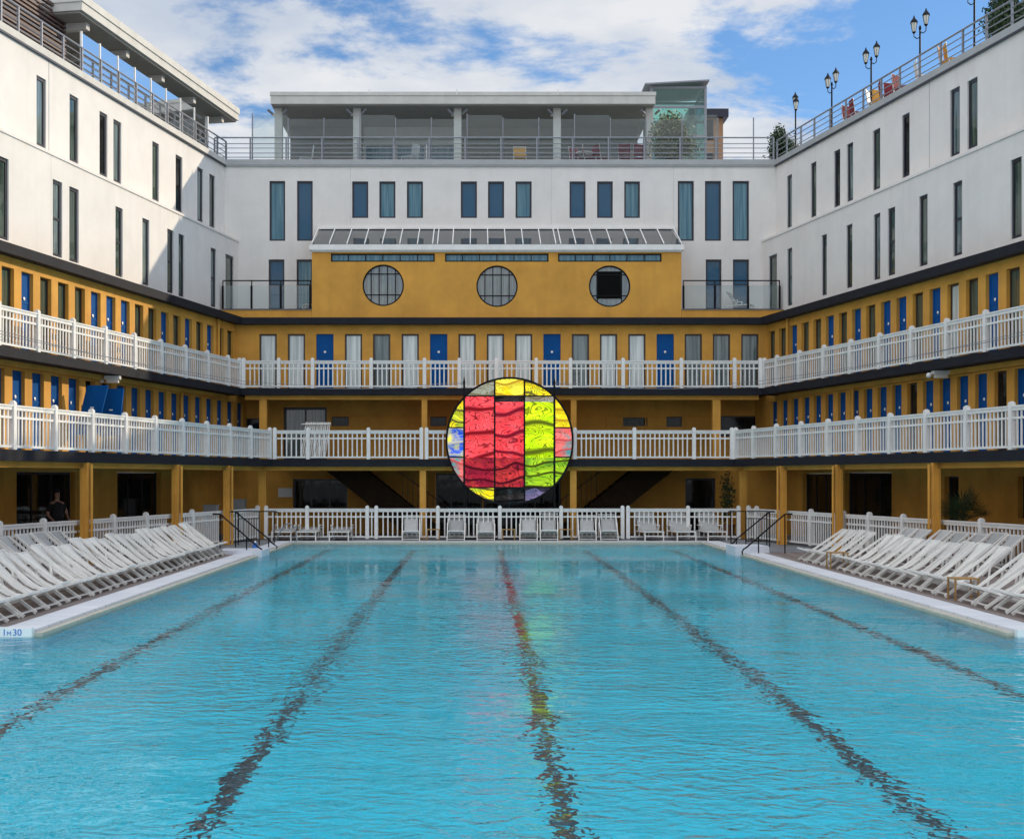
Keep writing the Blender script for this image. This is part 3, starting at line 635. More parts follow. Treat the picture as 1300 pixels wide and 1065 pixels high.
# step blocks with handrails at the far corners
for (x0, x1, y0, y1, zt_, lab) in ((-7.3, -6.02, 37.9, 39.3, .23, 'low pale stone step block at the left far pool corner'), (7.28, 8.25, 38.6, 40.0, .31, 'pale stone step block at the right far pool corner')):
    m = MB(); m.box(x0, x1, y0, y1, -.3, zt_); m.box(x0+(0 if x0 < 0 else .2), x1-(.2 if x0 < 0 else 0), y0+.3, y1+.6, -.3, zt_-.08)
    tag(m.build('step_block', MT['stone']), lab, 'step', 'step blocks by the pool')
def handrail(pts, posts, lab, mat_=MT['black'], r=.022):
    T = empty('pool_handrail', (0, 0, 0), 0, lab, 'handrail', 'handrails of the pool steps')
    m = MB(); m.tube(pts, r, 8); m.build('rail', mat_, T, True)
    for a, b in posts: m = MB(); m.tube([a, b], .018, 6); m.build('post', mat_, T)
    return T
def curl(c, r, a0, a1, Y, n=8):
    return [(c[0]+r*math.cos(R(a0+(a1-a0)*k/n)), Y, c[1]+r*math.sin(R(a0+(a1-a0)*k/n))) for k in range(n+1)]
def ppt(px, py, Y): return (bx(px, Y), Y, bz(py, Y))
def mirror(px): return 1276-px
for s_, nm in ((0, 'left'), (1, 'right')):
    q = (lambda p: p) if s_ == 0 else mirror
    Y = 38.3
    handrail([ppt(q(270), 652.5, Y), ppt(q(279.5), 652.5, Y), ppt(q(328), 694.5, Y), ppt(q(332), 697, Y), ppt(q(334), 701, Y), ppt(q(332.5), 705, Y)],
             [(ppt(q(279.5), 652.5, Y), (bx(q(279.5), Y), Y, DECK)), (ppt(q(313), 682, Y), (bx(q(313), Y), Y, -.6))], 'nearer black sloping handrail of the %s far pool steps' % nm)
    Y = 41.5
    handrail([ppt(q(292), 649.5, Y), ppt(q(299), 649.5, Y), ppt(q(341), 684, Y), ppt(q(344), 688, Y)]+[ppt(q(348), 691, Y), ppt(q(352), 694, Y), ppt(q(350), 698, Y), ppt(q(346), 698.5, Y)],
             [(ppt(q(299), 649.5, Y), (bx(q(299), Y), Y, DECK)), (ppt(q(341), 684, Y), (bx(q(341), Y), Y, -.6))], 'farther black sloping handrail of the %s far pool steps' % nm)
    T = empty('guard_rail', (0, 0, 0), 0, 'black bar guard rail standing at the %s far pool corner' % nm, 'guard rail', 'guard rails at the pool corners')
    Y = 43.0; m = MB(); m.tube([ppt(q(293), 649, Y), ppt(q(350), 649, Y), ppt(q(353), 651, Y), ppt(q(353), 655, Y)], .02, 6); m.tube([ppt(q(302), 658, Y), ppt(q(329), 658, Y)], .014, 6); m.tube([ppt(q(302), 687, Y), ppt(q(329), 687, Y)], .014, 6); m.build('rail', MT['black'], T)
    for px in (302.5, 329, 348):
        m = MB(); m.tube([ppt(q(px), 649, Y), (bx(q(px), Y), Y, DECK)], .018, 6); m.build('post', MT['black'], T)
    m = MB()
    for k in range(1, 8): px = q(302.5+26.5*k/8); m.tube([ppt(px, 658, Y), ppt(px, 687, Y)], .009, 5)
    m.build('bars', MT['black'], T)
Y = 44.9
handrail([ppt(349, 690, Y), ppt(351, 683, Y), ppt(361, 667, Y), ppt(364, 664.8, Y), ppt(368, 665, Y), ppt(376, 669.5, Y), (bx(376, Y), Y, .15)], [], 'short chrome grab rail at the far left of the pool', MT['steel'], .02)
# small blue and white bottle-shaped float by the steps
T = empty('water_bottle', (bx(324, 40), 40, DECK), 0, 'small blue and white bottle standing by the left steps', 'bottle')
m = MB(); m.lathe((0, 0, 0), [(.07, 0), (.075, .02), (.075, .14), (.03, .2), (.025, .22)], 12); m.build('bottle_body', MT['bluepaint'], T, True)
m = MB(); m.lathe((0, 0, 0), [(.03, .22), (.03, .26), (.01, .265)], 10); m.build('cap', MT['brass'], T)
# ------------------------------------------------------------------ ground fences
FNC = []
T = empty('picket_fence', (0, 0, 0), 0, 'white picket fence along the far end of the pool', 'fence', 'white fences round the pool deck')
railing(BK, dY(46.58), [bx(p, 46.5) for p in (337.5, 389.6, 466, 477.5, 555.8, 634.6, 712.4, 790.5, 797.5, 873.8, 938)], DECK+.03, 1.03, T, 'fence_panel')
for W, nm in ((WL, 'left'), (WR, 'right')):
    T = empty('picket_fence', (0, 0, 0), 0, 'white picket fence behind the %s rows of deck chairs' % nm, 'fence', 'white fences round the pool deck')
    u = W.uY(46.5, .25)-.05; ps = [u]; ca = [W.u(p, .12) for p in ((106.5, 222, 287) if W is WL else (995, 1066, 1189))]
    px_ = (244.5, 186, 141.5+3, 56, 0) if W is WL else (960, 1029, 1070, 1103, 1146, 1245)
    ps += [W.u(p, .28) for p in px_]
    for c in ca: ps += [c+.02]
    ps = sorted(ps); uu = min(ps)-1.9
    while uu > UN+1: ps.append(uu); uu -= 1.9
    railing(W, -.30, sorted(ps), DECK+.04, 1.03, T, 'fence_panel', skip=lambda u: any(abs(u-c-.02) < .01 for c in ca))
# ------------------------------------------------------------------ deck chairs
ORD = ['', 'first', 'second', 'third', 'fourth', 'fifth', 'sixth', 'seventh', 'eighth', 'ninth', 'tenth', 'eleventh', 'twelfth', 'thirteenth', 'fourteenth', 'fifteenth', 'sixteenth', 'seventeenth', 'eighteenth', 'nineteenth', 'twentieth']
ORD += ['twenty-'+w for w in ORD[1:10]]+['thirtieth']+['thirty-'+w for w in ORD[1:10]]
def deck_chair(sl=MT['sling']):
    T = empty('deck_chair')
    w = .29
    m = MB()
    for s_ in (-1, 1): m.bar((s_*w, 0, .02), (s_*w, 1.13, .87), .028, .05)
    m.bar((-w, .06, .062), (w, .06, .062), .045, .022); m.bar((-w, 1.12, .862), (w, 1.12, .862), .035, .03)
    m.build('back_frame', MT['whitewood'], T)
    m = MB(); w2 = .252
    for s_ in (-1, 1): m.bar((s_*w2, -.02, .35), (s_*w2, .93, .025), .026, .045)
    m.bar((-w2-.012, -.02, .35), (w2+.012, -.02, .35), .04, .035); m.bar((-w2, .90, .035), (w2, .90, .035), .03, .03)
    for k in (.25, .45, .6): m.bar((-w2, -.02+k*.95, .35-k*.325), (w2, -.02+k*.95, .35-k*.325), .02, .02)
    m.build('seat_frame', MT['whitewood'], T)
    m = MB()
    for s_ in (-1, 1): m.bar((s_*.315, .78, .60), (s_*.315, .72, .135), .02, .035)
    m.bar((-.315, .72, .135), (.315, .72, .135), .02, .025); m.build('prop', MT['whitewood'], T)
    prof = [(-.035, .345), (-.02, .375), (.06, .335), (.18, .285), (.32, .255), (.46, .27), (.60, .345), (.74, .46), (.88, .60), (1.0, .735), (1.11, .872), (1.135, .885), (1.14, .86)]
    m = MB(); n = len(prof); cs = (-.235, -.12, 0, .12, .235)
    for (y, z) in prof:
        for c in cs: m.v.append((c, y, z+.012*(abs(c)/.235)**2*(1 if .1 < y < 1.0 else 0)))
    for i in range(n-1):
        for j in range(4): m.f.append((i*5+j, i*5+j+1, (i+1)*5+j+1, (i+1)*5+j))
    o = m.build('sling', sl, T, True)
    so = o.modifiers.new('t', 'SOLIDIFY'); so.thickness = .006
    return T
proto = deck_chair(); used = [False]
def place_chair(x, y, rz, lab, grp, cat='deck chair', z=DECK-.01, sl=None):
    if not used[0]: c = proto; used[0] = True
    else: c = copy_tree(proto)
    c.location = (x, y, z); c.rotation_euler = (0, 0, rz); c.scale = (1, random.uniform(.95, 1.05), random.uniform(.92, 1.05)); tag(c, lab, cat, grp)
    if sl:
        for ch in c.children:
            if ch.name.startswith('sling'): ch.material_slots[0].link = 'OBJECT'; ch.material_slots[0].material = sl
    return c
random.seed(3)
n = 30
for i in range(n):
    place_chair(-6.97+random.uniform(-.03, .03), 37.5-.63*i, R(90+random.uniform(-3.5, 3.5)), 'white deck chair, %s from the far end of the left poolside row' % ORD[i+1], 'deck chairs in the left poolside row')
ysl = [31.75, 31.0, 30.2, 29.5, 28.8, 28.1]
for i, y in enumerate(ysl):
    place_chair(-8.85-.1925*(31.75-y), y, R(90-11+random.uniform(-3, 3)), 'white deck chair, %s from the far end of the left rear row' % ORD[i+1], 'deck chairs in the left rear row', sl=MT['slinggrey'])
yr = [34.9, 34.1, 33.3, 32.5, 31.3, 30.5, 29.75, 28.97, 28.2, 27.5, 26.8, 26.05, 25.3, 24.55, 23.2, 22.45, 21.7, 20.9, 20.15]
for i, y in enumerate(yr):
    place_chair(8.28+random.uniform(-.04, .04), y, R(-90+random.uniform(-3, 3)), 'white deck chair, %s from the far end of the right poolside row' % ORD[i+1], 'deck chairs in the right poolside row')
for i, p in enumerate((1159.5, 1176, 1200, 1224, 1246.7, 1269, 1296)):
    Y = 17.7/((p-607)/F0+.1925); X = bx(p, Y)
    place_chair(X-1.14*CS, Y-1.14*SN, R(-90+11+random.uniform(-3, 3)), 'grey deck chair, %s from the far end of the right rear row' % ORD[i+1], 'deck chairs in the right rear row', sl=MT['slinggrey'])
for i, p in enumerate((522, 578.5, 616.7, 670.7, 696.7, 745.5, 773.3)):
    place_chair(bx(p, 45.8), 45.62, R(0+random.uniform(-3, 3)), 'white framed grey deck chair, %s from the left before the far fence' % ORD[i+1], 'deck chairs at the far end', sl=MT['slinggrey'])
def lounger(back):
    T = empty('sun_lounger'); m = MB(); w = .32
    for s_ in (-1, 1):
        m.bar((s_*w, 0, .30), (s_*w, 1.25, .30), .035, .04)
        m.bar((s_*w, .03, 0), (s_*w, .03, .29), .035, .035); m.bar((s_*w, 1.2, 0), (s_*w, 1.2, .29), .035, .035)
        m.bar((s_*(w+.03), .75, .30), (s_*(w+.03), .62, .50), .03, .03); m.bar((s_*(w+.03), .62, .50), (s_*(w+.03), 1.05, .50), .04, .03)
    m.bar((-w, .03, .30), (w, .03, .30), .035, .035); m.bar((-w, .03, .16), (w, .03, .16), .03, .03); m.build('frame', MT['whitewood'], T)
    m = MB(); m.hexa([(-.3, .03, .315), (.3, .03, .315), (.3, .8, .315), (-.3, .8, .315), (-.3, .03, .33), (.3, .03, .33), (.3, .8, .33), (-.3, .8, .33)]); m.build('seat', MT['slinggrey'], T)
    m = MB(); y1, z1 = .8+.72*math.cos(R(back)), .32+.72*math.sin(R(back))
    m.hexa([(-.3, .8, .315), (.3, .8, .315), (.3, y1, z1), (-.3, y1, z1), (-.3, .79, .335), (.3, .79, .335), (.3, y1-.02, z1+.015), (-.3, y1-.02, z1+.015)])
    for s_ in (-1, 1): m.bar((s_*.31, .8, .32), (s_*.31, y1, z1), .03, .03)
    m.build('backrest', MT['slinggrey'], T); return T
la = lounger(52)
for i, p in enumerate((828, 869, 908)):
    c = la if i == 0 else copy_tree(la); c.location = (bx(p, 45.6)+.08, 45.62, DECK); c.rotation_euler = (0, 0, R(9)); tag(c, 'grey sun lounger with raised back, %s from the left beside the right steps' % ORD[i+1], 'sun lounger', 'sun loungers beside the right steps')
lb = lounger(6)
for i, p in enumerate((357, 388.5, 430)):
    c = lb if i == 0 else copy_tree(lb); c.location = (bx(p, 45.6), 45.6, DECK); c.rotation_euler = (0, 0, R(-2)); tag(c, 'flat sun lounger, %s from the left beside the left steps' % ORD[i+1], 'sun lounger', 'flat sun loungers beside the left steps')
def table():
    T = empty('side_table'); m = MB(); m.box(-.22, .22, -.2, .2, .37, .392); m.build('table_top', MT['yellowwood'], T)
    for a in (-1, 1):
        for b in (-1, 1): m = MB(); m.box(a*.2-.014, a*.2+.014, b*.18-.014, b*.18+.014, 0, .369); m.build('leg', MT['yellowwood'], T)
    return T
tb = table()
for i, (x, y, lab) in enumerate(((bx(550, 45.9), 45.9, 'small yellow wooden side table, first from the left at the far fence'), (bx(645.5, 45.9), 45.9, 'small yellow wooden side table at the middle of the far fence'), (bx(718, 45.9), 45.9, 'small yellow wooden side table, third from the left at the far fence'),
    (8.42, 31.95, 'small yellow wooden side table between far deck chairs on the right'), (8.5, 23.88, 'small yellow wooden side table between near deck chairs on the right'))):
    c = tb if i == 0 else copy_tree(tb); c.location = (x, y, DECK-.008); tag(c, lab, 'side table', 'yellow wooden side tables')
# ------------------------------------------------------------------ round coloured glass sculpture
YD = 46.82
S = empty('glass_disc_sculpture', (0, 0, 0), 0, 'big round black framed sculpture of red, yellow and green glass panels', 'sculpture')
SX, SZ, SR = bx(647, YD), bz(560, YD), 80.3*YD/F0
def ring(m, r0, r1, y0, y1, n=64, a0=0, a1=360):
    for k in range(n):
        t0, t1 = R(a0+(a1-a0)*k/n), R(a0+(a1-a0)*(k+1)/n)
        p = [(SX+r*math.cos(t), SZ+r*math.sin(t)) for r, t in ((r0, t0), (r1, t0), (r1, t1), (r0, t1))]
        m.hexa([(q[0], y0, q[1]) for q in p]+[(q[0], y1, q[1]) for q in p])
m = MB(); ring(m, SR-.035, SR+.03, YD-.04, YD+.04); m.build('ring', MT['black'], S)
cxs = [bx(p, YD) for p in (566.7, 589.3, 628, 665.8, 703.8, 727.3)]
zr = [bz(p, YD) for p in (640.4, 618.8, 580.3, 542.8, 502.8, 479.7)]
m = MB()
for x in (cxs[1], cxs[4]): m.box(x-.035, x+.035, YD-.03, YD+.03, DECK, bz(487, YD)); m.hexa([(x-.05, YD-.03, bz(487, YD)), (x+.05, YD-.03, bz(487, YD)), (x+.05, YD+.03, bz(487, YD)), (x-.05, YD+.03, bz(487, YD))]+[(x-.004, YD-.004, bz(478, YD)), (x+.004, YD-.004, bz(478, YD)), (x+.004, YD+.004, bz(478, YD)), (x-.004, YD+.004, bz(478, YD))])
m.build('upright', MT['black'], S)
m = MB()
for x in (cxs[2], cxs[3]): m.box(x-.03, x+.03, YD-.028, YD+.028, SZ-math.sqrt(SR**2-(x-SX)**2), SZ+math.sqrt(SR**2-(x-SX)**2))
for (a, b, z) in ((1, 4, zr[4]), (1, 4, zr[1]), (0, 1, zr[3]), (0, 1, zr[2]), (4, 5, zr[3]), (4, 5, zr[2])): m.box(cxs[a]+.03, cxs[b]-.03, YD-.026, YD+.026, z-.022, z+.022)
m.build('glazing_bars', MT['black'], S)
m = MB()
for x in (cxs[1], cxs[4]): m.bar((x, YD+.05, 1.9), (x, YD+1.9, DECK+.05), .05, .05)
m.box(cxs[0], cxs[5], YD-.02, YD+.02, DECK, DECK+.12); m.build('support_frame', MT['black'], S)
RED, CORAL, YEL, LIM = (.85, .03, .04), (1, .17, .19), (1, .80, .02), (.62, .95, .01)
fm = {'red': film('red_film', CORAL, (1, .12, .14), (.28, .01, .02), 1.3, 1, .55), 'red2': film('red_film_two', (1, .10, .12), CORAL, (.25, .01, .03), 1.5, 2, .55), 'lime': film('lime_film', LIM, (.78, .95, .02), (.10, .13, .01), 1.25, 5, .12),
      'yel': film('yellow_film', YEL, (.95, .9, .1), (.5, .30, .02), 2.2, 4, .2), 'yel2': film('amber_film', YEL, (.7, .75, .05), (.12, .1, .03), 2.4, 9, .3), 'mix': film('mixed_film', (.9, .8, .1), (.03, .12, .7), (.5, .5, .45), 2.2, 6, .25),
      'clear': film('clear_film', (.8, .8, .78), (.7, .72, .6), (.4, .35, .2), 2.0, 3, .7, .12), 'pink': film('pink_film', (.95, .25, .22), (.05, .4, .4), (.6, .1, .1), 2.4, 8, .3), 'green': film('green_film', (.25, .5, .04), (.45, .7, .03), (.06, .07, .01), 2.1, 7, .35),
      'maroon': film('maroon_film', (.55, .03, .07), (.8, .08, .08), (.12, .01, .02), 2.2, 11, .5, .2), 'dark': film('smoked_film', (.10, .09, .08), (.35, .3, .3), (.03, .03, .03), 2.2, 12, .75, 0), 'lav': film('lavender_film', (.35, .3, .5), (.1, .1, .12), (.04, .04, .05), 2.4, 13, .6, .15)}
def cell(x0, x1, z0, z1, mt, lab=None):
    r = SR-.04; pts = []; n = 24
    x0 += .02; x1 -= .02
    def clampz(x): return math.sqrt(max(0, r*r-(x-SX)**2))
    top = []; bot = []
    for k in range(n+1):
        x = x0+(x1-x0)*k/n; c = clampz(x)
        t_, b_ = min(z1, SZ+c), max(z0, SZ-c)
        if t_ > b_+.004: top.append((x, t_)); bot.append((x, b_))
    if len(top) < 2: return
    poly = bot+top[::-1]; m = MB(); k = len(poly)
    m.v = [(x, YD-.008, z) for x, z in poly]+[(x, YD, z) for x, z in poly]
    m.f = [tuple(range(k)), tuple(range(k, 2*k))[::-1]]+[(i, (i+1) % k, k+(i+1) % k, k+i) for i in range(k)]
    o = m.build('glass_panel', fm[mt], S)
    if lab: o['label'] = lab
zt_ = SZ+SR
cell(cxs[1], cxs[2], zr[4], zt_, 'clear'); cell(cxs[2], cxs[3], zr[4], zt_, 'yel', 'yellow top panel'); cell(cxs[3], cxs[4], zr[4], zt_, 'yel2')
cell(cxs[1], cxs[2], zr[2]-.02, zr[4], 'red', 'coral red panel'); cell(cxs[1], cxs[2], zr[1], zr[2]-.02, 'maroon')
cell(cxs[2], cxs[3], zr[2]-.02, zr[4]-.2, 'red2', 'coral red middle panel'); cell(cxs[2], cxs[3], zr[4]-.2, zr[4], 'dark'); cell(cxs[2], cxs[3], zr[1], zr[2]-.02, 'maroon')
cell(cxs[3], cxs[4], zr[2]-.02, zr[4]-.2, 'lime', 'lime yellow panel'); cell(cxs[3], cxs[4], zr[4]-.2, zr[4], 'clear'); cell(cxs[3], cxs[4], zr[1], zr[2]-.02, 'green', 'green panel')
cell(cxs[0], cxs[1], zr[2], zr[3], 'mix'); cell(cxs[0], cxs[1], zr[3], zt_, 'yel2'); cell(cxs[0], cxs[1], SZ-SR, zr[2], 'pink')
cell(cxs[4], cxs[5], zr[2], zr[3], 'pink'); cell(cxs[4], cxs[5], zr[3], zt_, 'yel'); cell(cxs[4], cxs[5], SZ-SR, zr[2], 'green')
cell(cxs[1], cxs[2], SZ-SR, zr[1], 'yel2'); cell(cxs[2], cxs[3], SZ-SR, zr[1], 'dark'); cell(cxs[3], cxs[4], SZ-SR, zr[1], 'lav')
# stay cables from the sculpture to the side galleries
for W, x, lab in ((WL, cxs[1], 'thin steel cables from the sculpture to the left gallery'), (WR, cxs[4], 'thin steel cables from the sculpture to the right gallery')):
    m = MB()
    for k, (zz, uu) in enumerate(((Z2+.45, -16), (Z2+.3, -18))):
        a = Vector((x, YD, bz(487, YD)+.05*k)); b = W.P(W.uY(48.4, 1.45), -1.45, Z2+.12+.12*k); c = W.P(uu, -1.45, zz-.1+.1*k)
        pts = [a+(b-a)*t-Vector((0, 0, .35*4*t*(1-t)*.5)) for t in [i/8 for i in range(9)]]+[b+(c-b)*t-Vector((0, 0, .1*4*t*(1-t))) for t in [i/8 for i in range(1, 9)]]
        m.tube(pts, .008, 4)
    tag(m.build('stay_cable', MT['steel']), lab, 'cable', 'stay cables')
# ------------------------------------------------------------------ roof level
def bar_rail(F, d, posts, z0, zs, name_lab, matr, pr=.022, grp='roof railings'):
    T = empty('roof_railing', (0, 0, 0), 0, name_lab, 'railing', grp)
    m = MB(); a, b = min(posts), max(posts)
    for i, z in enumerate(zs): m.tube([F.P(a, d, z), F.P(b, d, z)], .03 if i == 0 else .016, 6)
    m.build('rails', matr, T)
    for u in posts:
        m = MB(); F.box(m, u-pr, u+pr, d-.03, d+.03, z0, zs[0]-.02); m.build('post', matr, T)
    return T
zr_ = [15.25, 15.02, 14.85, 14.66, 14.5]
bp_ = [272.4+45.45*k for k in range(16)]
Tr = bar_rail(BK, dY(52.15), [bx(p, 52.15) for p in bp_[:-1]]+[bx(982, 52.15)], 14.37, zr_, 'grey metal railing with glass windscreens along the rear roof edge', MT['steel'], .03)
m = MB(); tall = [bx(p+2.5, 52.3) for p in bp_[1:]]
for i, x in enumerate(tall): m = MB(); m.box(x-.02, x+.02, 52.28, 52.33, 14.3, 16.05 if i % 3 else 16.2); m.build('windscreen_post', MT['steel'], Tr)
for i in range(len(tall)-1):
    if i in (13,): continue
    g = MB(); g.box(tall[i]+.03, tall[i+1]-.03, 52.295, 52.307, 14.5, 16.0 if i % 3 else 16.15); g.build('glass_panel', MT['clear'], Tr)
uSL = [WL.u(p, 3.62) for p in (-20, 1, 23, 52.5, 80, 104, 128, 151, 173, 194, 212.5, 231, 248, 263, 276, 287)]
TL = bar_rail(WL, -3.62, uSL, 14.37, [15.2, 14.98, 14.78, 14.58], 'grey metal railing with glass windscreens along the left roof edge', MT['steel'], .025)
gp = [WL.u(p, 3.75) for p in (103.5, 127, 149.7, 171.3, 191.6, 210.7, 229, 246.7, 264)]
m = MB()
for u in gp: m = MB(); WL.box(m, u-.025, u+.025, -3.79, -3.73, 14.3, 15.78); m.build('windscreen_post', MT['white'], TL)
for i in range(len(gp)-1): g = MB(); WL.box(g, gp[i]+.03, gp[i+1]-.03, -3.766, -3.754, 14.5, 15.74); g.build('glass_panel', MT['clear'], TL)
uSR = [WR.u(p, 3.62) for p in (986.5, 999, 1017, 1034, 1054, 1074, 1096, 1119, 1142.5, 1166+1.5, 1194.5, 1222.5, 1252.5, 1285, 1322, 1365)]
bar_rail(WR, -3.62, uSR, 14.37, [15.17, 14.97, 14.78, 14.58], 'thin grey railing along the right roof edge below the lamps', MT['steel'], .022)
# pavilions
T = empty('rooftop_pavilion', (0, 0, 0), 0, 'long flat roofed pavilion on the rear roof', 'pavilion', 'rooftop pavilions')
xa, xb = bx(343.5, 54), bx(832, 54)
m = MB(); m.box(xa, xb, 54, 60, 17.05, 17.38); m.box(xa-.03, xb+.03, 53.97, 60.03, 17.38, 17.52); o = m.build('roof', MT['concrete'], T)
m = MB()
for px in (469, 580, 708): m.box(bx(px, 54)-.02, bx(px, 54)+.02, 53.95, 53.968, 17.4, 17.62)
m.build('roof_joint', MT['white'], o)
m = MB(); m.box(xa+.05, xb-.05, 54.05, 59.9, 17.0, 17.047); m.build('ceiling', MT['soffit'], T)
for px in (354, 453.5, 581, 707, 824):
    m = MB(); x = bx(px, 54.6); m.box(x-.15, x+.15, 54.45, 54.75, 14.25, 17.0); m.box(x-.25, x-.16, 54.5, 54.6, 16.7, 16.8); m.build('column', MT['concrete'], T)
    for s_ in (-1, 1): m = MB(); m.tube([(x+s_*.2, 54.3, 16.72), (x+s_*.38, 54.15, 16.86)], .05, 8); m.build('spotlight', MT['steel'], T)
m = MB(); m.box(xa+.3, bx(460, 57), 57.5, 57.7, 14.25, 17.0); m.build('rear_wall', MT['soffit'], T); m = MB(); m.box(bx(585, 57), xb-.3, 57.5, 57.7, 14.25, 17.0); m.build('rear_wall', MT['soffit'], T)
for k in range(3):
    a, b = bx(462, 57.5)+k*1.33, bx(462, 57.5)+(k+1)*1.33-.02
    window(BK, dY(57.4), a, b, 14.3, 16.3, MT['concrete'], MT['gcurt'], T, .09)
m = MB(); m.box(bx(462, 57.5), bx(585, 57.5), 57.4, 57.6, 16.3, 17.0); m.build('lintel', MT['concrete'], T)
T = empty('rooftop_pavilion', (0, 0, 0), 0, 'sunlit cantilevered flat roof pavilion on the left roof', 'pavilion', 'rooftop pavilions')
u0, u1 = WL.u(104, 4.6), WL.uY(56.6, 4.6)
m = MB(); WL.box(m, u0, u1, -11, -4.6, 17.05, 17.32); WL.box(m, u0-.03, u1+.03, -11, -4.56, 17.32, 17.55); m.build('roof', MT['concrete'], T)
m = MB(); WL.box(m, u0+.05, u1-.05, -10.9, -4.7, 16.98, 17.046); m.build('ceiling', MT['soffit'], T)
for k in range(5):
    m = MB(); u = u0+1+(u1-u0-2)*k/4; WL.box(m, u-.15, u+.15, -6.4, -6.1, 14.25, 16.75); WL.box(m, u-.12, u+.12, -9, -4.9, 16.75, 16.97); m.build('column', MT['concrete'], T)
m = MB(); WL.box(m, u0-9, u1-.5, -9.2, -9.0, 14.25, 16.97); m.build('rear_wall', MT['soffit'], T)
for k in range(3):
    a = u0+1.6+k*2.4; window(WL, -8.93, a, a+1.9, 14.3, 16.6, MT['winframe'], MT['gdark'], T, .07, mull=1)
T = empty('louvre_screen', (0, 0, 0), 0, 'brown horizontal louvre screen box on the left roof', 'screen')
ub = WL.u(84, 5.6); m = MB()
for k in range(20): z = 14.4+k*.14; WL.box(m, UN, ub, -5.66, -5.6, z, z+.07); WL.box(m, ub-.06, ub, -8.2, -5.67, z, z+.07)
m.build('slats', MT['louver'], T)
m = MB(); WL.box(m, UN, ub+.02, -5.68, -5.56, 17.22, 17.32); WL.box(m, UN, ub-.3, -8.3, -5.9, 14.25, 17.2)
for k in range(12): WL.box(m, ub-.1-k*1.6, ub-.04-k*1.6, -5.72, -5.661, 14.25, 17.2)
m.build('screen_frame', MT['louver'], T)
# glass lift tower and little house beyond
T = empty('lift_tower', (0, 0, 0), 0, 'green tinted glass lift tower with sloping roof on the rear roof', 'tower')
x0, x1, Y = bx(825, 57), bx(893, 57), 56.5
m = MB()
for x in (x0, x1):
    for y in (Y, Y+2.4): m.box(x-.05, x+.05, y-.05, y+.05, 14.25, 18.45)
for z in (16.35, 17.55, 18.35):
    m.box(x0, x1, Y-.03, Y+.03, z, z+.1); m.box(x0, x1, Y+2.37, Y+2.43, z, z+.1); m.box(x0-.03, x0+.03, Y, Y+2.4, z, z+.1); m.box(x1-.03, x1+.03, Y, Y+2.4, z, z+.1)
m.build('frame', MT['steel'], T)
m = MB(); m.box(x0+.06, x1-.06, Y-.012, Y, 14.3, 18.35); m.box(x0, x0+.012, Y+.06, Y+2.3, 14.3, 18.35); m.box(x1-.012, x1, Y+.06, Y+2.3, 14.3, 18.35); m.box(x0+.06, x1-.06, Y+2.388, Y+2.4, 14.3, 18.35); m.build('glass_panel', MT['greenglass'], T)
m = MB(); m.hexa([(x0-.3, Y-.3, 18.45), (x1+.12, Y-.3, 18.60), (x1+.12, Y+2.7, 18.60), (x0-.3, Y+2.7, 18.45), (x0-.3, Y-.3, 18.51), (x1+.12, Y-.3, 18.66), (x1+.12, Y+2.7, 18.66), (x0-.3, Y+2.7, 18.51)]); m.build('roof', MT['steel'], T)
T = empty('neighbour_house', (0, 0, 0), 0, 'brown building with flat dark roof seen beyond the glass tower', 'house')
x0, x1, Y = bx(880, 75), bx(918, 75), 75
m = MB(); m.box(x0, x1, Y, Y+6, 0, 22.0); o = m.build('wall', MT['brick'], T)
m = MB(); m.box(x0-.3, x1+.25, Y-.3, Y+6.3, 22.0, 22.45); m.build('roof', MT['winframe'], T)
for z in (17.2, 19.0, 20.8):
    window(BK, dY(Y-.06), x0+.05, x1-.55, z, z+1.1, MT['winframe'], MT['gdark'], T, .06)
# lamps on the right roof
def lamp():
    T = empty('lamp_post'); m = MB()
    m.lathe((0, 0, 0), [(.09, 0), (.09, .05), (.05, .12), (.045, .35), (.028, .4), (.025, 1.7), (.04, 1.74), (.02, 1.82)], 10)
    m.tube([(0, 0, 1.66), (.1, 0, 1.62), (.19, 0, 1.70), (.19, 0, 1.82)], .014, 6); m.tube([(0, 0, 1.5), (-.1, 0, 1.45), (-.19, 0, 1.5), (-.19, 0, 1.58)], .014, 6)
    m.build('pole', MT['black'], T)
    for x, z in ((.19, 1.82), (-.19, 1.58)):
        m = MB(); m.lathe((x, 0, z), [(.02, 0), (.05, .03), (.055, .05)], 6); m.lathe((x, 0, z+.30), [(.115, 0), (.10, .04), (.03, .13), (.012, .2)], 6)
        for k in range(6):
            a = 2*math.pi*k/6; m.tube([(x+.05*math.cos(a), z*1+.0 if False else .05*math.sin(a), z+.05), (x+.095*math.cos(a), .095*math.sin(a), z+.30)], .006, 4)
        l = m.build('lantern', MT['black'], T)
        m = MB(); m.lathe((x, 0, z+.055), [(.045, 0), (.085, .24)], 6); m.build('lantern_glass', MT['lampglass'], l)
    return T
lp = lamp()
for i, p in enumerate((1010, 1056, 1106, 1168, 1237)):
    c = lp if i == 0 else copy_tree(lp); u = WR.u(p, 3.95); q = WR.P(u, -3.95, 14.25); c.location = q; c.scale = (1.12, 1.12, 1.12); c.rotation_euler = (0, 0, R((80, 35, 20, 15, 15)[i]))
    tag(c, 'black twin lantern lamp post, %s from the rear corner on the right roof' % ORD[i+1], 'lamp post', 'lamp posts on the right roof')
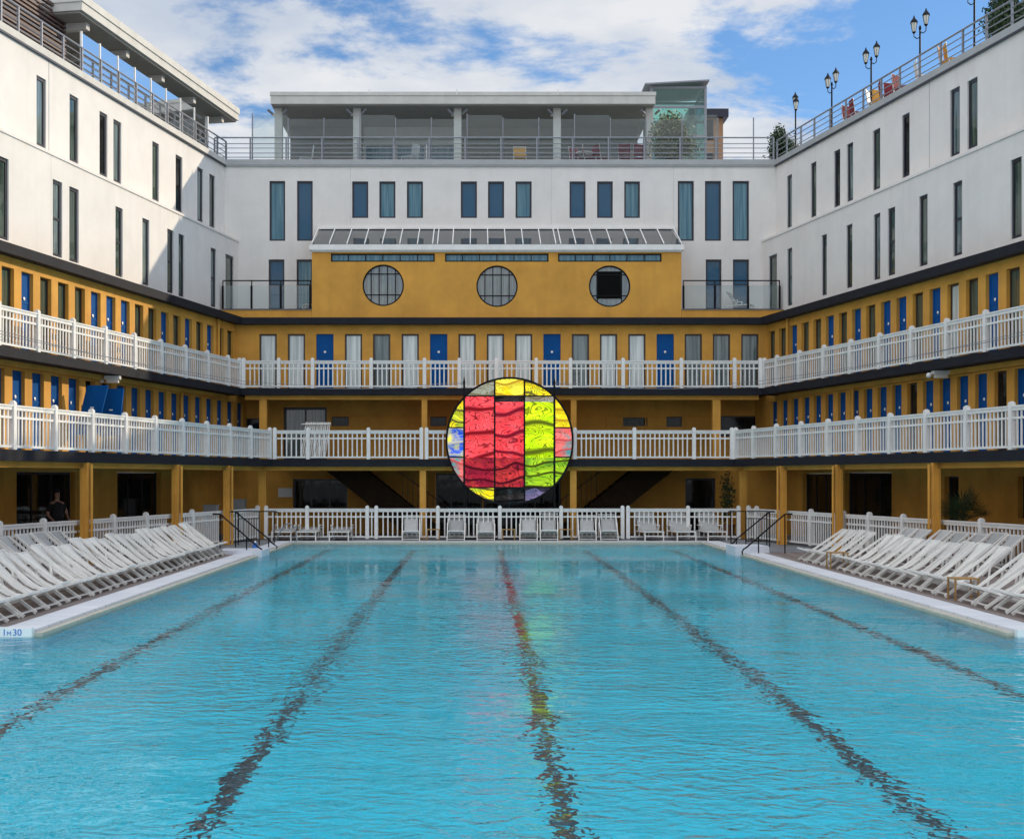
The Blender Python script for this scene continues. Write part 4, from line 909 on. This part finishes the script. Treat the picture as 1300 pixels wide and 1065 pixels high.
# roof furniture
def roof_chair(matf):
    T = empty('patio_chair'); m = MB()
    for a in (-1, 1):
        for b in (-1, 1): l = MB(); l.tube([(a*.22, b*.2, 0), (a*.2, b*.18, .42)], .014, 5); l.build('leg', MT['white'], T)
    m.tube([(-.2, .2, .42), (-.2, .26, .88), (.2, .26, .88), (.2, .2, .42)], .014, 5); m.build('frame', MT['white'], T)
    m = MB(); m.box(-.21, .21, -.2, .2, .42, .46); m.build('seat', matf, T)
    m = MB(); m.hexa([(-.2, .2, .48), (.2, .2, .48), (.2, .23, .48), (-.2, .23, .48), (-.2, .25, .88), (.2, .25, .88), (.2, .28, .88), (-.2, .28, .88)]); m.build('backrest', matf, T); return T
kinds = {'maroon': roof_chair(MT['maroon']), 'mustard': roof_chair(MT['mustard']), 'pale': roof_chair(MT['plastic'])}; first = set()
rf = [('pale', 1113, 4.15, 60), ('mustard', 1119, 4.2, 20), ('maroon', 1129, 4.15, 80), ('maroon', 1136, 4.25, 10), ('maroon', 1148, 4.15, 40), ('pale', 1175, 4.2, 80), ('mustard', 1206, 4.15, 60), ('mustard', 1213, 4.2, 80), ('maroon', 1083, 4.2, 30), ('maroon', 1092, 4.2, 90)]
for i, (k, p, off, rz) in enumerate(rf):
    c = kinds[k] if k not in first else copy_tree(kinds[k]); first.add(k); c.location = WR.P(WR.u(p, off), -off, 14.25); c.rotation_euler = (0, 0, R(rz)); c.scale = (1.2, 1.2, 1.1)
    tag(c, '%s patio chair behind the right roof railing, %s in line from the camera' % ({'maroon': 'dark red', 'mustard': 'mustard', 'pale': 'pale grey'}[k], ORD[sorted(range(10), key=lambda q: -rf[q][1]).index(i)+1]), 'patio chair', 'patio chairs on the right roof')
xs_ = [(660, 'mustard'), (735, 'maroon'), (750, 'maroon'), (765, 'maroon'), (795, 'maroon'), (808, 'maroon'), (520, 'pale'), (387, 'pale')]
for i, (p, k) in enumerate(xs_):
    c = copy_tree(kinds[k]); c.location = (bx(p, 53.2), 53.2+.2*(i % 2), 14.25); c.rotation_euler = (0, 0, R(40*i))
    tag(c, '%s patio chair on the rear roof, %s from the right' % ({'maroon': 'dark red', 'mustard': 'mustard', 'pale': 'pale grey'}[k], ORD[sorted(range(8), key=lambda q: -xs_[q][0]).index(i)+1]), 'patio chair', 'patio chairs on the rear roof')
for i, (W_, p, lab) in enumerate(((None, 742, 'round white table on the rear roof beside dark red chairs'), (None, 800, 'round white table on the rear roof near the glass tower'))):
    T = empty('patio_table', (bx(p, 53.5), 53.5, 14.25), 0, lab, 'table', 'tables on the rear roof')
    m = MB(); m.lathe((0, 0, 0), [(.2, 0), (.2, .02), (.03, .03), (.03, .70)], 10); m.build('pedestal', MT['white'], T)
    m = MB(); m.lathe((0, 0, 0), [(.35, .70), (.36, .72), (.35, .735)], 20); m.build('table_top', MT['white'], T)
# ------------------------------------------------------------------ planting
def leaves(m, c, rad, n, size, seed, squash=1, shell=.35):
    rnd = random.Random(seed)
    cl = [(Vector((rnd.gauss(0, 1), rnd.gauss(0, 1), rnd.gauss(0, 1))).normalized()*rnd.uniform(.35, .85)) for _ in range(14)]
    for i in range(n):
        q = rnd.choice(cl); v = q+Vector((rnd.gauss(0, 1), rnd.gauss(0, 1), rnd.gauss(0, 1)))*.24
        p = Vector(c)+Vector((v.x*rad[0], v.y*rad[1], v.z*rad[2]))
        a = Vector((rnd.uniform(-1, 1), rnd.uniform(-1, 1), rnd.uniform(-1, 1))).normalized()*size*rnd.uniform(.6, 1.3)
        b = a.cross(Vector((rnd.uniform(-1, 1), rnd.uniform(-1, 1), rnd.uniform(-1, 1)))).normalized()*size*.4
        m.quad(p-a, p-b, p+a, p+b)
def shrub(name, x, y, z, w, h, ml, lab, n=1600, size=.07, seed=1):
    T = empty(name, (x, y, z), 0, lab, 'shrub')
    m = MB(); m.lathe((0, 0, 0), [(.2, 0), (.26, .35), (.28, .4), (.24, .4)], 14); m.build('pot', MT['coping'], T)
    m = MB(); rnd = random.Random(seed)
    for k in range(5): m.tube([(0, 0, .3), (rnd.uniform(-.2, .2)*w, rnd.uniform(-.2, .2), h*.5), (rnd.uniform(-.4, .4)*w, rnd.uniform(-.3, .3), h*.8)], .03, 5, .008)
    m.build('stem', MT['bark'], T)
    m = MB(); leaves(m, (0, 0, h*.58), (w/2, .6, h*.45), n, size, seed); m.build('foliage', ml, T); return T
shrub('olive_shrub', bx(850, 53.6), 53.6, 14.25, 1.75, 2.2, MT['leafolive'], 'bushy olive shrub in front of the glass tower on the rear roof', 6000, .085, 4)
shrub('olive_shrub', bx(992, 54), 54.2, 14.25, 1.0, 1.75, MT['leafdark'], 'dark shrub at the right rear roof corner', 3500, .07, 5)
q = WR.P(WR.u(1002, 4.9), -4.9, 14.25); shrub('olive_shrub', q.x, q.y, 14.25, .9, 1.5, MT['leafolive'], 'pale green shrub beside the nearest corner lamp on the right roof', 2200, .055, 6)
q = WR.P(WR.u(1283, 4.7), -4.7, 14.25); shrub('olive_shrub', q.x, q.y, 14.25, 1.5, 1.7, MT['leafdark'], 'dark green shrub at the near end of the right roof', 5000, .07, 7)
# palm behind the right fence
def palm(x, y, z, lab):
    T = empty('potted_palm', (x, y, z), 0, lab, 'palm'); m = MB(); m.lathe((0, 0, 0), [(.25, 0), (.3, .45), (.32, .5), (.28, .5)], 14); m.build('pot', MT['pot'], T)
    m = MB(); m.tube([(0, 0, .4), (.02, 0, .75), (0, 0, 1.0)], .09, 8, .06); m.build('trunk', MT['bark'], T)
    rnd = random.Random(11); m = MB()
    for k in range(34):
        a = rnd.uniform(0, 2*math.pi); el = rnd.uniform(-.1, 1.35); L_ = rnd.uniform(.42, .62)
        d = Vector((math.cos(a)*math.cos(el), math.sin(a)*math.cos(el), math.sin(el))); c0 = Vector((0, 0, 1.0)); c = c0+d*L_
        m.tube([c0, c0+d*L_*.5+Vector((0, 0, .03)), c], .008, 4)
        side = d.cross(Vector((0, 0, 1))); side = side.normalized() if side.length > .1 else Vector((1, 0, 0)); upv = side.cross(d).normalized()
        for j in range(13):
            b = R(-85+170*j/12); dd = (d*math.cos(b)+side*math.sin(b)).normalized(); ln = .55*(1-.25*abs(b))
            tip = c+dd*ln-Vector((0, 0, .10))+upv*.02; w_ = dd.cross(upv).normalized()*.014
            m.quad(c, c+dd*ln*.5+w_, tip, c+dd*ln*.5-w_)
    m.build('fronds', MT['leafdark'], T); return T
q = WR.P(WR.u(1222, 1.1), -1.1, DECK-.03); palm(q.x, q.y, q.z, 'dark fan palm in a pot behind the right fence')
T = empty('potted_climber', (bx(924, 48.5), 48.5, DECK), 0, 'tall dim leafy plant beside the far right doorway', 'plant')
m = MB(); m.lathe((0, 0, 0), [(.2, 0), (.26, .4), (.28, .45), (.24, .45)], 12); m.build('pot', MT['pot'], T)
m = MB(); leaves(m, (0, 0, 1.35), (.35, .25, .85), 700, .06, 21); m.build('foliage', MT['leafdark'], T)
# ------------------------------------------------------------------ small wall equipment
def spot(W_, px, off, z, lab, k=1.0):
    q = W_.P(W_.u(px, off), -off, z); T = empty('wall_light', q, 0, lab, 'wall light', 'wall lights under the galleries'); T.scale = (k, k, k)
    m = MB(); m.box(-.22, .22, -.1, .1, -.02, .08); m.build('housing', MT['plastic'], T)
    m = MB(); m.box(-.17, .17, -.07, .07, -.12, -.022); m.build('diffuser', MT['lampglass'], T)
    m = MB(); m.lathe((-.32, 0, -.12), [(.03, 0), (.07, .04), (.07, .1), (.03, .14)], 10); m.bar((-.3, 0, 0), (-.2, 0, .04), .03, .03); m.build('camera', MT['plastic'], T)
spot(WL, 143, 1.85, 5.10, 'white floodlight and camera under the upper left gallery'); spot(WR, 1194, 1.9, 5.10, 'white floodlight and camera under the upper right gallery')
for W_, px, lab in ((WL, 153, 'small round ceiling light over the left ground floor'), (WL, 236, 'second small ceiling light over the left ground floor, by the column'), (WR, 1155, 'small ceiling light over the right ground floor left of the column'), (WR, 1250, 'ceiling light over the right ground floor near the picture edge')):
    q = W_.P(W_.u(px, .9), -.9, Z1b); m = MB(); m.lathe(tuple(q), [(.10, -.09), (.14, -.05), (.14, -.002)], 12); tag(m.build('ceiling_light', MT['plastic']), lab, 'ceiling light', 'ceiling lights of the ground floor')
m = MB(); m.box(bx(353, 51.4), bx(371, 51.4), 51.42, 51.49, bz(631, 51.4), bz(619.5, 51.4)); tag(m.build('notice_board', MT['plastic']), 'blank white notice board left of the rear window', 'notice board')
for px, k, lab in ((268, 1, 'grey cabinet behind the left fence, nearer one'), (303, 1.1, 'grey cabinet behind the left fence by the corner')):
    q = WL.P(WL.u(px, 1.4), -1.4, DECK); m = MB(); m.box(q.x-.22*k, q.x+.22*k, q.y-.2, q.y+.2, DECK, 1.32*k); m.box(q.x-.24*k, q.x+.24*k, q.y-.22, q.y+.22, 1.322*k, 1.36*k); tag(m.build('cabinet', MT['coping']), lab, 'cabinet')
# stacked white chairs on the first gallery behind the left post
T = empty('stacked_chairs', (bx(398, 48), 48.0, Z1), 0, 'stack of folded white deck chairs on the first rear gallery', 'chairs')
for k in range(7):
    m = MB(); x = -.45+k*.13
    for dx in (0, .06): m.bar((x+dx, .1*k/7, .05), (x+dx+.16, .3, 1.32), .03, .04)
    m.bar((x-.03, .1, .9), (x+.2, .2, .95), .03, .03); m.bar((x, .2, 1.25), (x+.25, .25, 1.27), .03, .03); m.build('folded_chair', MT['whitewood'], T)
# terrace chairs behind glass balustrades
for i, (p, rz, lab) in enumerate(((385, -70, 'white slatted lounge chair on the left upper terrace behind glass'), (955, 60, 'white slatted lounge chair on the right upper terrace behind glass'))):
    c = copy_tree(la); c.location = (bx(p, 51), 51.0, 8.435); c.rotation_euler = (0, 0, R(rz)); c.scale = (.75, .75, .9); tag(c, lab, 'lounge chair', 'lounge chairs on the upper terraces')
# ------------------------------------------------------------------ the person in the left doorway
def person(x, y, z, rz, lab):
    T = empty('person', (x, y, z), rz, lab, 'person')
    J = {'pel': (0, 0, .95), 'wst': (0, 0, 1.10), 'chs': (0, -.02, 1.30), 'shc': (0, 0, 1.44), 'nck': (0, -.01, 1.52), 'hd0': (0, -.03, 1.60), 'hd1': (0, -.035, 1.68), 'hd2': (0, -.02, 1.77),
         'hl': (-.09, 0, .90), 'kl': (-.10, -.03, .50), 'al': (-.10, .02, .09), 'tl': (-.11, -.17, .035), 'hr': (.09, 0, .90), 'kr': (.10, -.02, .50), 'ar': (.11, .03, .09), 'tr': (.13, -.16, .035),
         'sl': (-.19, 0, 1.42), 'el': (-.25, .02, 1.14), 'wl': (-.20, -.16, 1.0), 'sr': (.19, 0, 1.42), 'er': (.27, -.02, 1.15), 'wr': (.22, -.22, 1.05)}
    rad = {'pel': (.15, .11), 'wst': (.135, .10), 'chs': (.16, .11), 'shc': (.12, .08), 'nck': (.055, .055), 'hd0': (.065, .075), 'hd1': (.078, .095), 'hd2': (.055, .065), 'hl': (.085, .085), 'kl': (.058, .058), 'al': (.042, .042), 'tl': (.038, .028), 'hr': (.085, .085), 'kr': (.058, .058), 'ar': (.042, .042), 'tr': (.038, .028),
           'sl': (.055, .055), 'el': (.042, .042), 'wl': (.028, .028), 'sr': (.055, .055), 'er': (.042, .042), 'wr': (.028, .028)}
    E = [('pel','wst'),('wst','chs'),('chs','shc'),('shc','nck'),('nck','hd0'),('hd0','hd1'),('hd1','hd2'),('pel','hl'),('hl','kl'),('kl','al'),('al','tl'),('pel','hr'),('hr','kr'),('kr','ar'),('ar','tr'),('shc','sl'),('sl','el'),('el','wl'),('shc','sr'),('sr','er'),('er','wr')]
    for s_, w_ in (('l', 'wl'), ('r', 'wr')):       # palm, four fingers and thumb
        wv = Vector(J[w_]); sg = -1 if s_ == 'l' else 1; pal = wv+Vector((-.01*sg, -.07, -.03)); J['p'+s_] = tuple(pal); rad['p'+s_] = (.032, .018); E.append((w_, 'p'+s_))
        for f in range(4):
            a = pal+Vector(((f-1.5)*.02, -.035, -.012)); b = a+Vector((0, -.022-.004*(f in (1, 2)), -.03)); J['f%s%d' % (s_, f)] = tuple(a); J['g%s%d' % (s_, f)] = tuple(b); rad['f%s%d' % (s_, f)] = (.009, .009); rad['g%s%d' % (s_, f)] = (.007, .007); E += [('p'+s_, 'f%s%d' % (s_, f)), ('f%s%d' % (s_, f), 'g%s%d' % (s_, f))]
        a = wv+Vector((-.045*sg, -.05, -.02)); J['th'+s_] = tuple(a); rad['th'+s_] = (.01, .01); E.append((w_, 'th'+s_))
    ks = list(J); me = bpy.data.meshes.new('body'); me.from_pydata([J[k] for k in ks], [(ks.index(a), ks.index(b)) for a, b in E], [])
    me.skin_vertices.new() if hasattr(me.skin_vertices, 'new') else None
    o = bpy.data.objects.new('body', me); COL.objects.link(o); o.parent = T
    sk = o.modifiers.new('skin', 'SKIN'); ss = o.modifiers.new('sub', 'SUBSURF'); ss.levels = 1; ss.render_levels = 2
    if not me.skin_vertices:
        bpy.context.view_layer.objects.active = o
    for i, k in enumerate(ks):
        if me.skin_vertices: me.skin_vertices[0].data[i].radius = rad[k]
    if me.skin_vertices: me.skin_vertices[0].data[0].use_root = True
    me.materials.append(MT['skin'])
    m = MB(); m.lathe((0, 0, 0), [(.165, .93), (.16, 1.1), (.185, 1.3), (.17, 1.42), (.09, 1.49)], 18); m.v = [(v[0], v[1]*.78, v[2]) for v in m.v]
    for s_ in (-1, 1): m.tube([(s_*.16, 0, 1.42), (s_*.245, .01, 1.22)], .075, 10, .062)
    m.build('t_shirt', MT['blackcloth'], T, True)
    m = MB()
    for s_ in (-1, 1): m.tube([(s_*.09, 0, .97), (s_*.10, -.03, .5), (s_*.105, .02, .10)], .10, 12, .065)
    m.build('trousers', MT['blackcloth'], T, True)
    m = MB(); m.lathe((0, -.015, 1.70), [(.088, 0), (.093, .04), (.075, .09), (.03, .115)], 14); m.build('hair', MT['hair'], T, True)
    m = MB()
    for s_ in (-1, 1): m.lathe((s_*.03, -.118, 1.675), [(.004, -.008), (.011, 0), (.004, .008)], 8); 
    m.bar((0, -.12, 1.665), (0, -.135, 1.64), .02, .02); m.bar((-.022, -.118, 1.605), (.022, -.118, 1.605), .012, .008); m.build('face_features', MT['hair'], T)
    return T
q = WL.P(WL.u(72, 2.2), -2.2, DECK); person(q.x, q.y, q.z, R(40), 'person in black T-shirt standing in the dim doorway at left')
# ------------------------------------------------------------------ camera, light, sky
cam = bpy.data.cameras.new('Camera'); co = bpy.data.objects.new('camera', cam); COL.objects.link(co); sc.camera = co
co.location = (0, 0, CZ); co.rotation_euler = (R(90), 0, 0)
cam.sensor_width = 36; cam.lens = F0/1300*36; cam.shift_x = (650-PX)/1300; cam.shift_y = (PY-532.5)/1300; cam.clip_end = 3000
SV = Vector((1.7, 1.0, .88)).normalized()
su = bpy.data.lights.new('Sun', 'SUN'); so = bpy.data.objects.new('sun', su); COL.objects.link(so)
su.energy = 2.6; su.angle = R(.53); su.color = (1, .84, .62); so.rotation_euler = SV.to_track_quat('Z', 'Y').to_euler()
w = bpy.data.worlds.new('World'); sc.world = w; w.use_nodes = True; nt = w.node_tree; nt.nodes.clear(); N = nt.nodes.new; L = nt.links.new
out = N('ShaderNodeOutputWorld'); bg = N('ShaderNodeBackground'); L(bg.outputs[0], out.inputs[0])
sky = N('ShaderNodeTexSky'); sky.sky_type = 'NISHITA'; sky.sun_disc = False; sky.sun_elevation = math.asin(SV.z); sky.sun_rotation = math.atan2(SV.x, SV.y); sky.air_density = 1.0; sky.dust_density = .1; sky.ozone_density = 3.0
tc = N('ShaderNodeTexCoord'); sp = N('ShaderNodeSeparateXYZ'); L(tc.outputs['Generated'], sp.inputs[0])
zz = N('ShaderNodeMath'); zz.operation = 'ADD'; zz.inputs[1].default_value = .12; L(sp.outputs['Z'], zz.inputs[0])
zm = N('ShaderNodeMath'); zm.operation = 'MAXIMUM'; zm.inputs[1].default_value = .05; L(zz.outputs[0], zm.inputs[0])
dx = N('ShaderNodeMath'); dx.operation = 'DIVIDE'; L(sp.outputs['X'], dx.inputs[0]); L(zm.outputs[0], dx.inputs[1])
dy = N('ShaderNodeMath'); dy.operation = 'DIVIDE'; L(sp.outputs['Y'], dy.inputs[0]); L(zm.outputs[0], dy.inputs[1])
cb = N('ShaderNodeCombineXYZ'); L(dx.outputs[0], cb.inputs[0]); L(dy.outputs[0], cb.inputs[1])
CLOUD_OFF = (3.3, 1.2, 0)
mp = N('ShaderNodeMapping'); mp.inputs['Location'].default_value = CLOUD_OFF; L(cb.outputs[0], mp.inputs[0])
n1 = N('ShaderNodeTexNoise'); n1.inputs['Scale'].default_value = 2.1; n1.inputs['Detail'].default_value = 12; n1.inputs['Roughness'].default_value = .63; n1.inputs['Distortion'].default_value = .25; L(mp.outputs[0], n1.inputs['Vector'])
# more cover to the left and behind, less to the right
gr = N('ShaderNodeMapRange'); gr.interpolation_type = 'SMOOTHSTEP'; gr.inputs[1].default_value = .15; gr.inputs[2].default_value = .85; gr.inputs[3].default_value = .085; gr.inputs[4].default_value = -.045; L(dx.outputs[0], gr.inputs[0])
ad = N('ShaderNodeMath'); ad.operation = 'ADD'; L(n1.outputs['Fac'], ad.inputs[0]); L(gr.outputs[0], ad.inputs[1])
bk = N('ShaderNodeMapRange'); bk.inputs[1].default_value = .3; bk.inputs[2].default_value = -.3; bk.inputs[3].default_value = 0; bk.inputs[4].default_value = .14; L(sp.outputs['Y'], bk.inputs[0])
ad2 = N('ShaderNodeMath'); ad2.operation = 'ADD'; L(ad.outputs[0], ad2.inputs[0]); L(bk.outputs[0], ad2.inputs[1]); ad = ad2
cr = N('ShaderNodeMapRange'); cr.interpolation_type = 'SMOOTHSTEP'; cr.inputs[1].default_value = .47; cr.inputs[2].default_value = .60; L(ad.outputs[0], cr.inputs[0])
n2 = N('ShaderNodeTexNoise'); n2.inputs['Scale'].default_value = 2.6; n2.inputs['Detail'].default_value = 6; L(mp.outputs[0], n2.inputs['Vector'])
cc = N('ShaderNodeMix'); cc.data_type = 'RGBA'; cc.inputs['A'].default_value = (3.7, 4.15, 4.9, 1); cc.inputs['B'].default_value = (5.4, 5.5, 5.7, 1)
r2 = N('ShaderNodeMapRange'); r2.inputs[1].default_value = .38; r2.inputs[2].default_value = .6; L(n2.outputs['Fac'], r2.inputs[0]); L(r2.outputs[0], cc.inputs['Factor'])
mx = N('ShaderNodeMix'); mx.data_type = 'RGBA'; L(cr.outputs[0], mx.inputs['Factor']); 
sd = N('ShaderNodeMix'); sd.data_type = 'RGBA'; sd.blend_type = 'MULTIPLY'; sd.inputs['Factor'].default_value = 1; sd.inputs['B'].default_value = (.62, .78, .92, 1); L(sky.outputs[0], sd.inputs['A']); L(sd.outputs['Result'], mx.inputs['A'])
yb = N('ShaderNodeMapRange'); yb.interpolation_type = 'SMOOTHSTEP'; yb.inputs[1].default_value = .75; yb.inputs[2].default_value = -.1; yb.inputs[3].default_value = 1; yb.inputs[4].default_value = 1.35; L(sp.outputs['Y'], yb.inputs[0])
zb2 = N('ShaderNodeMapRange'); zb2.interpolation_type = 'SMOOTHSTEP'; zb2.inputs[1].default_value = .45; zb2.inputs[2].default_value = .85; zb2.inputs[3].default_value = 1; zb2.inputs[4].default_value = 1.75; L(sp.outputs['Z'], zb2.inputs[0])
ym = N('ShaderNodeMath'); ym.operation = 'MULTIPLY'; L(yb.outputs[0], ym.inputs[0]); L(zb2.outputs[0], ym.inputs[1]); yb = ym   # clouds behind the camera and overhead brightened as added fill light
vm = N('ShaderNodeVectorMath'); vm.operation = 'SCALE'; L(cc.outputs['Result'], vm.inputs[0]); L(yb.outputs[0], vm.inputs['Scale']); L(vm.outputs[0], mx.inputs['B'])
L(mx.outputs['Result'], bg.inputs['Color']); bg.inputs['Strength'].default_value = .11
sc.view_settings.view_transform = 'Standard'; sc.view_settings.look = 'None'; sc.view_settings.exposure = .46; sc.view_settings.gamma = 1
sc.render.engine = 'CYCLES'
cy = sc.cycles; cy.use_denoising = True; cy.max_bounces = 12; cy.diffuse_bounces = 5; cy.glossy_bounces = 4; cy.transmission_bounces = 10; cy.transparent_max_bounces = 12
cy.sample_clamp_indirect = 6; cy.use_adaptive_sampling = True; cy.adaptive_threshold = .015
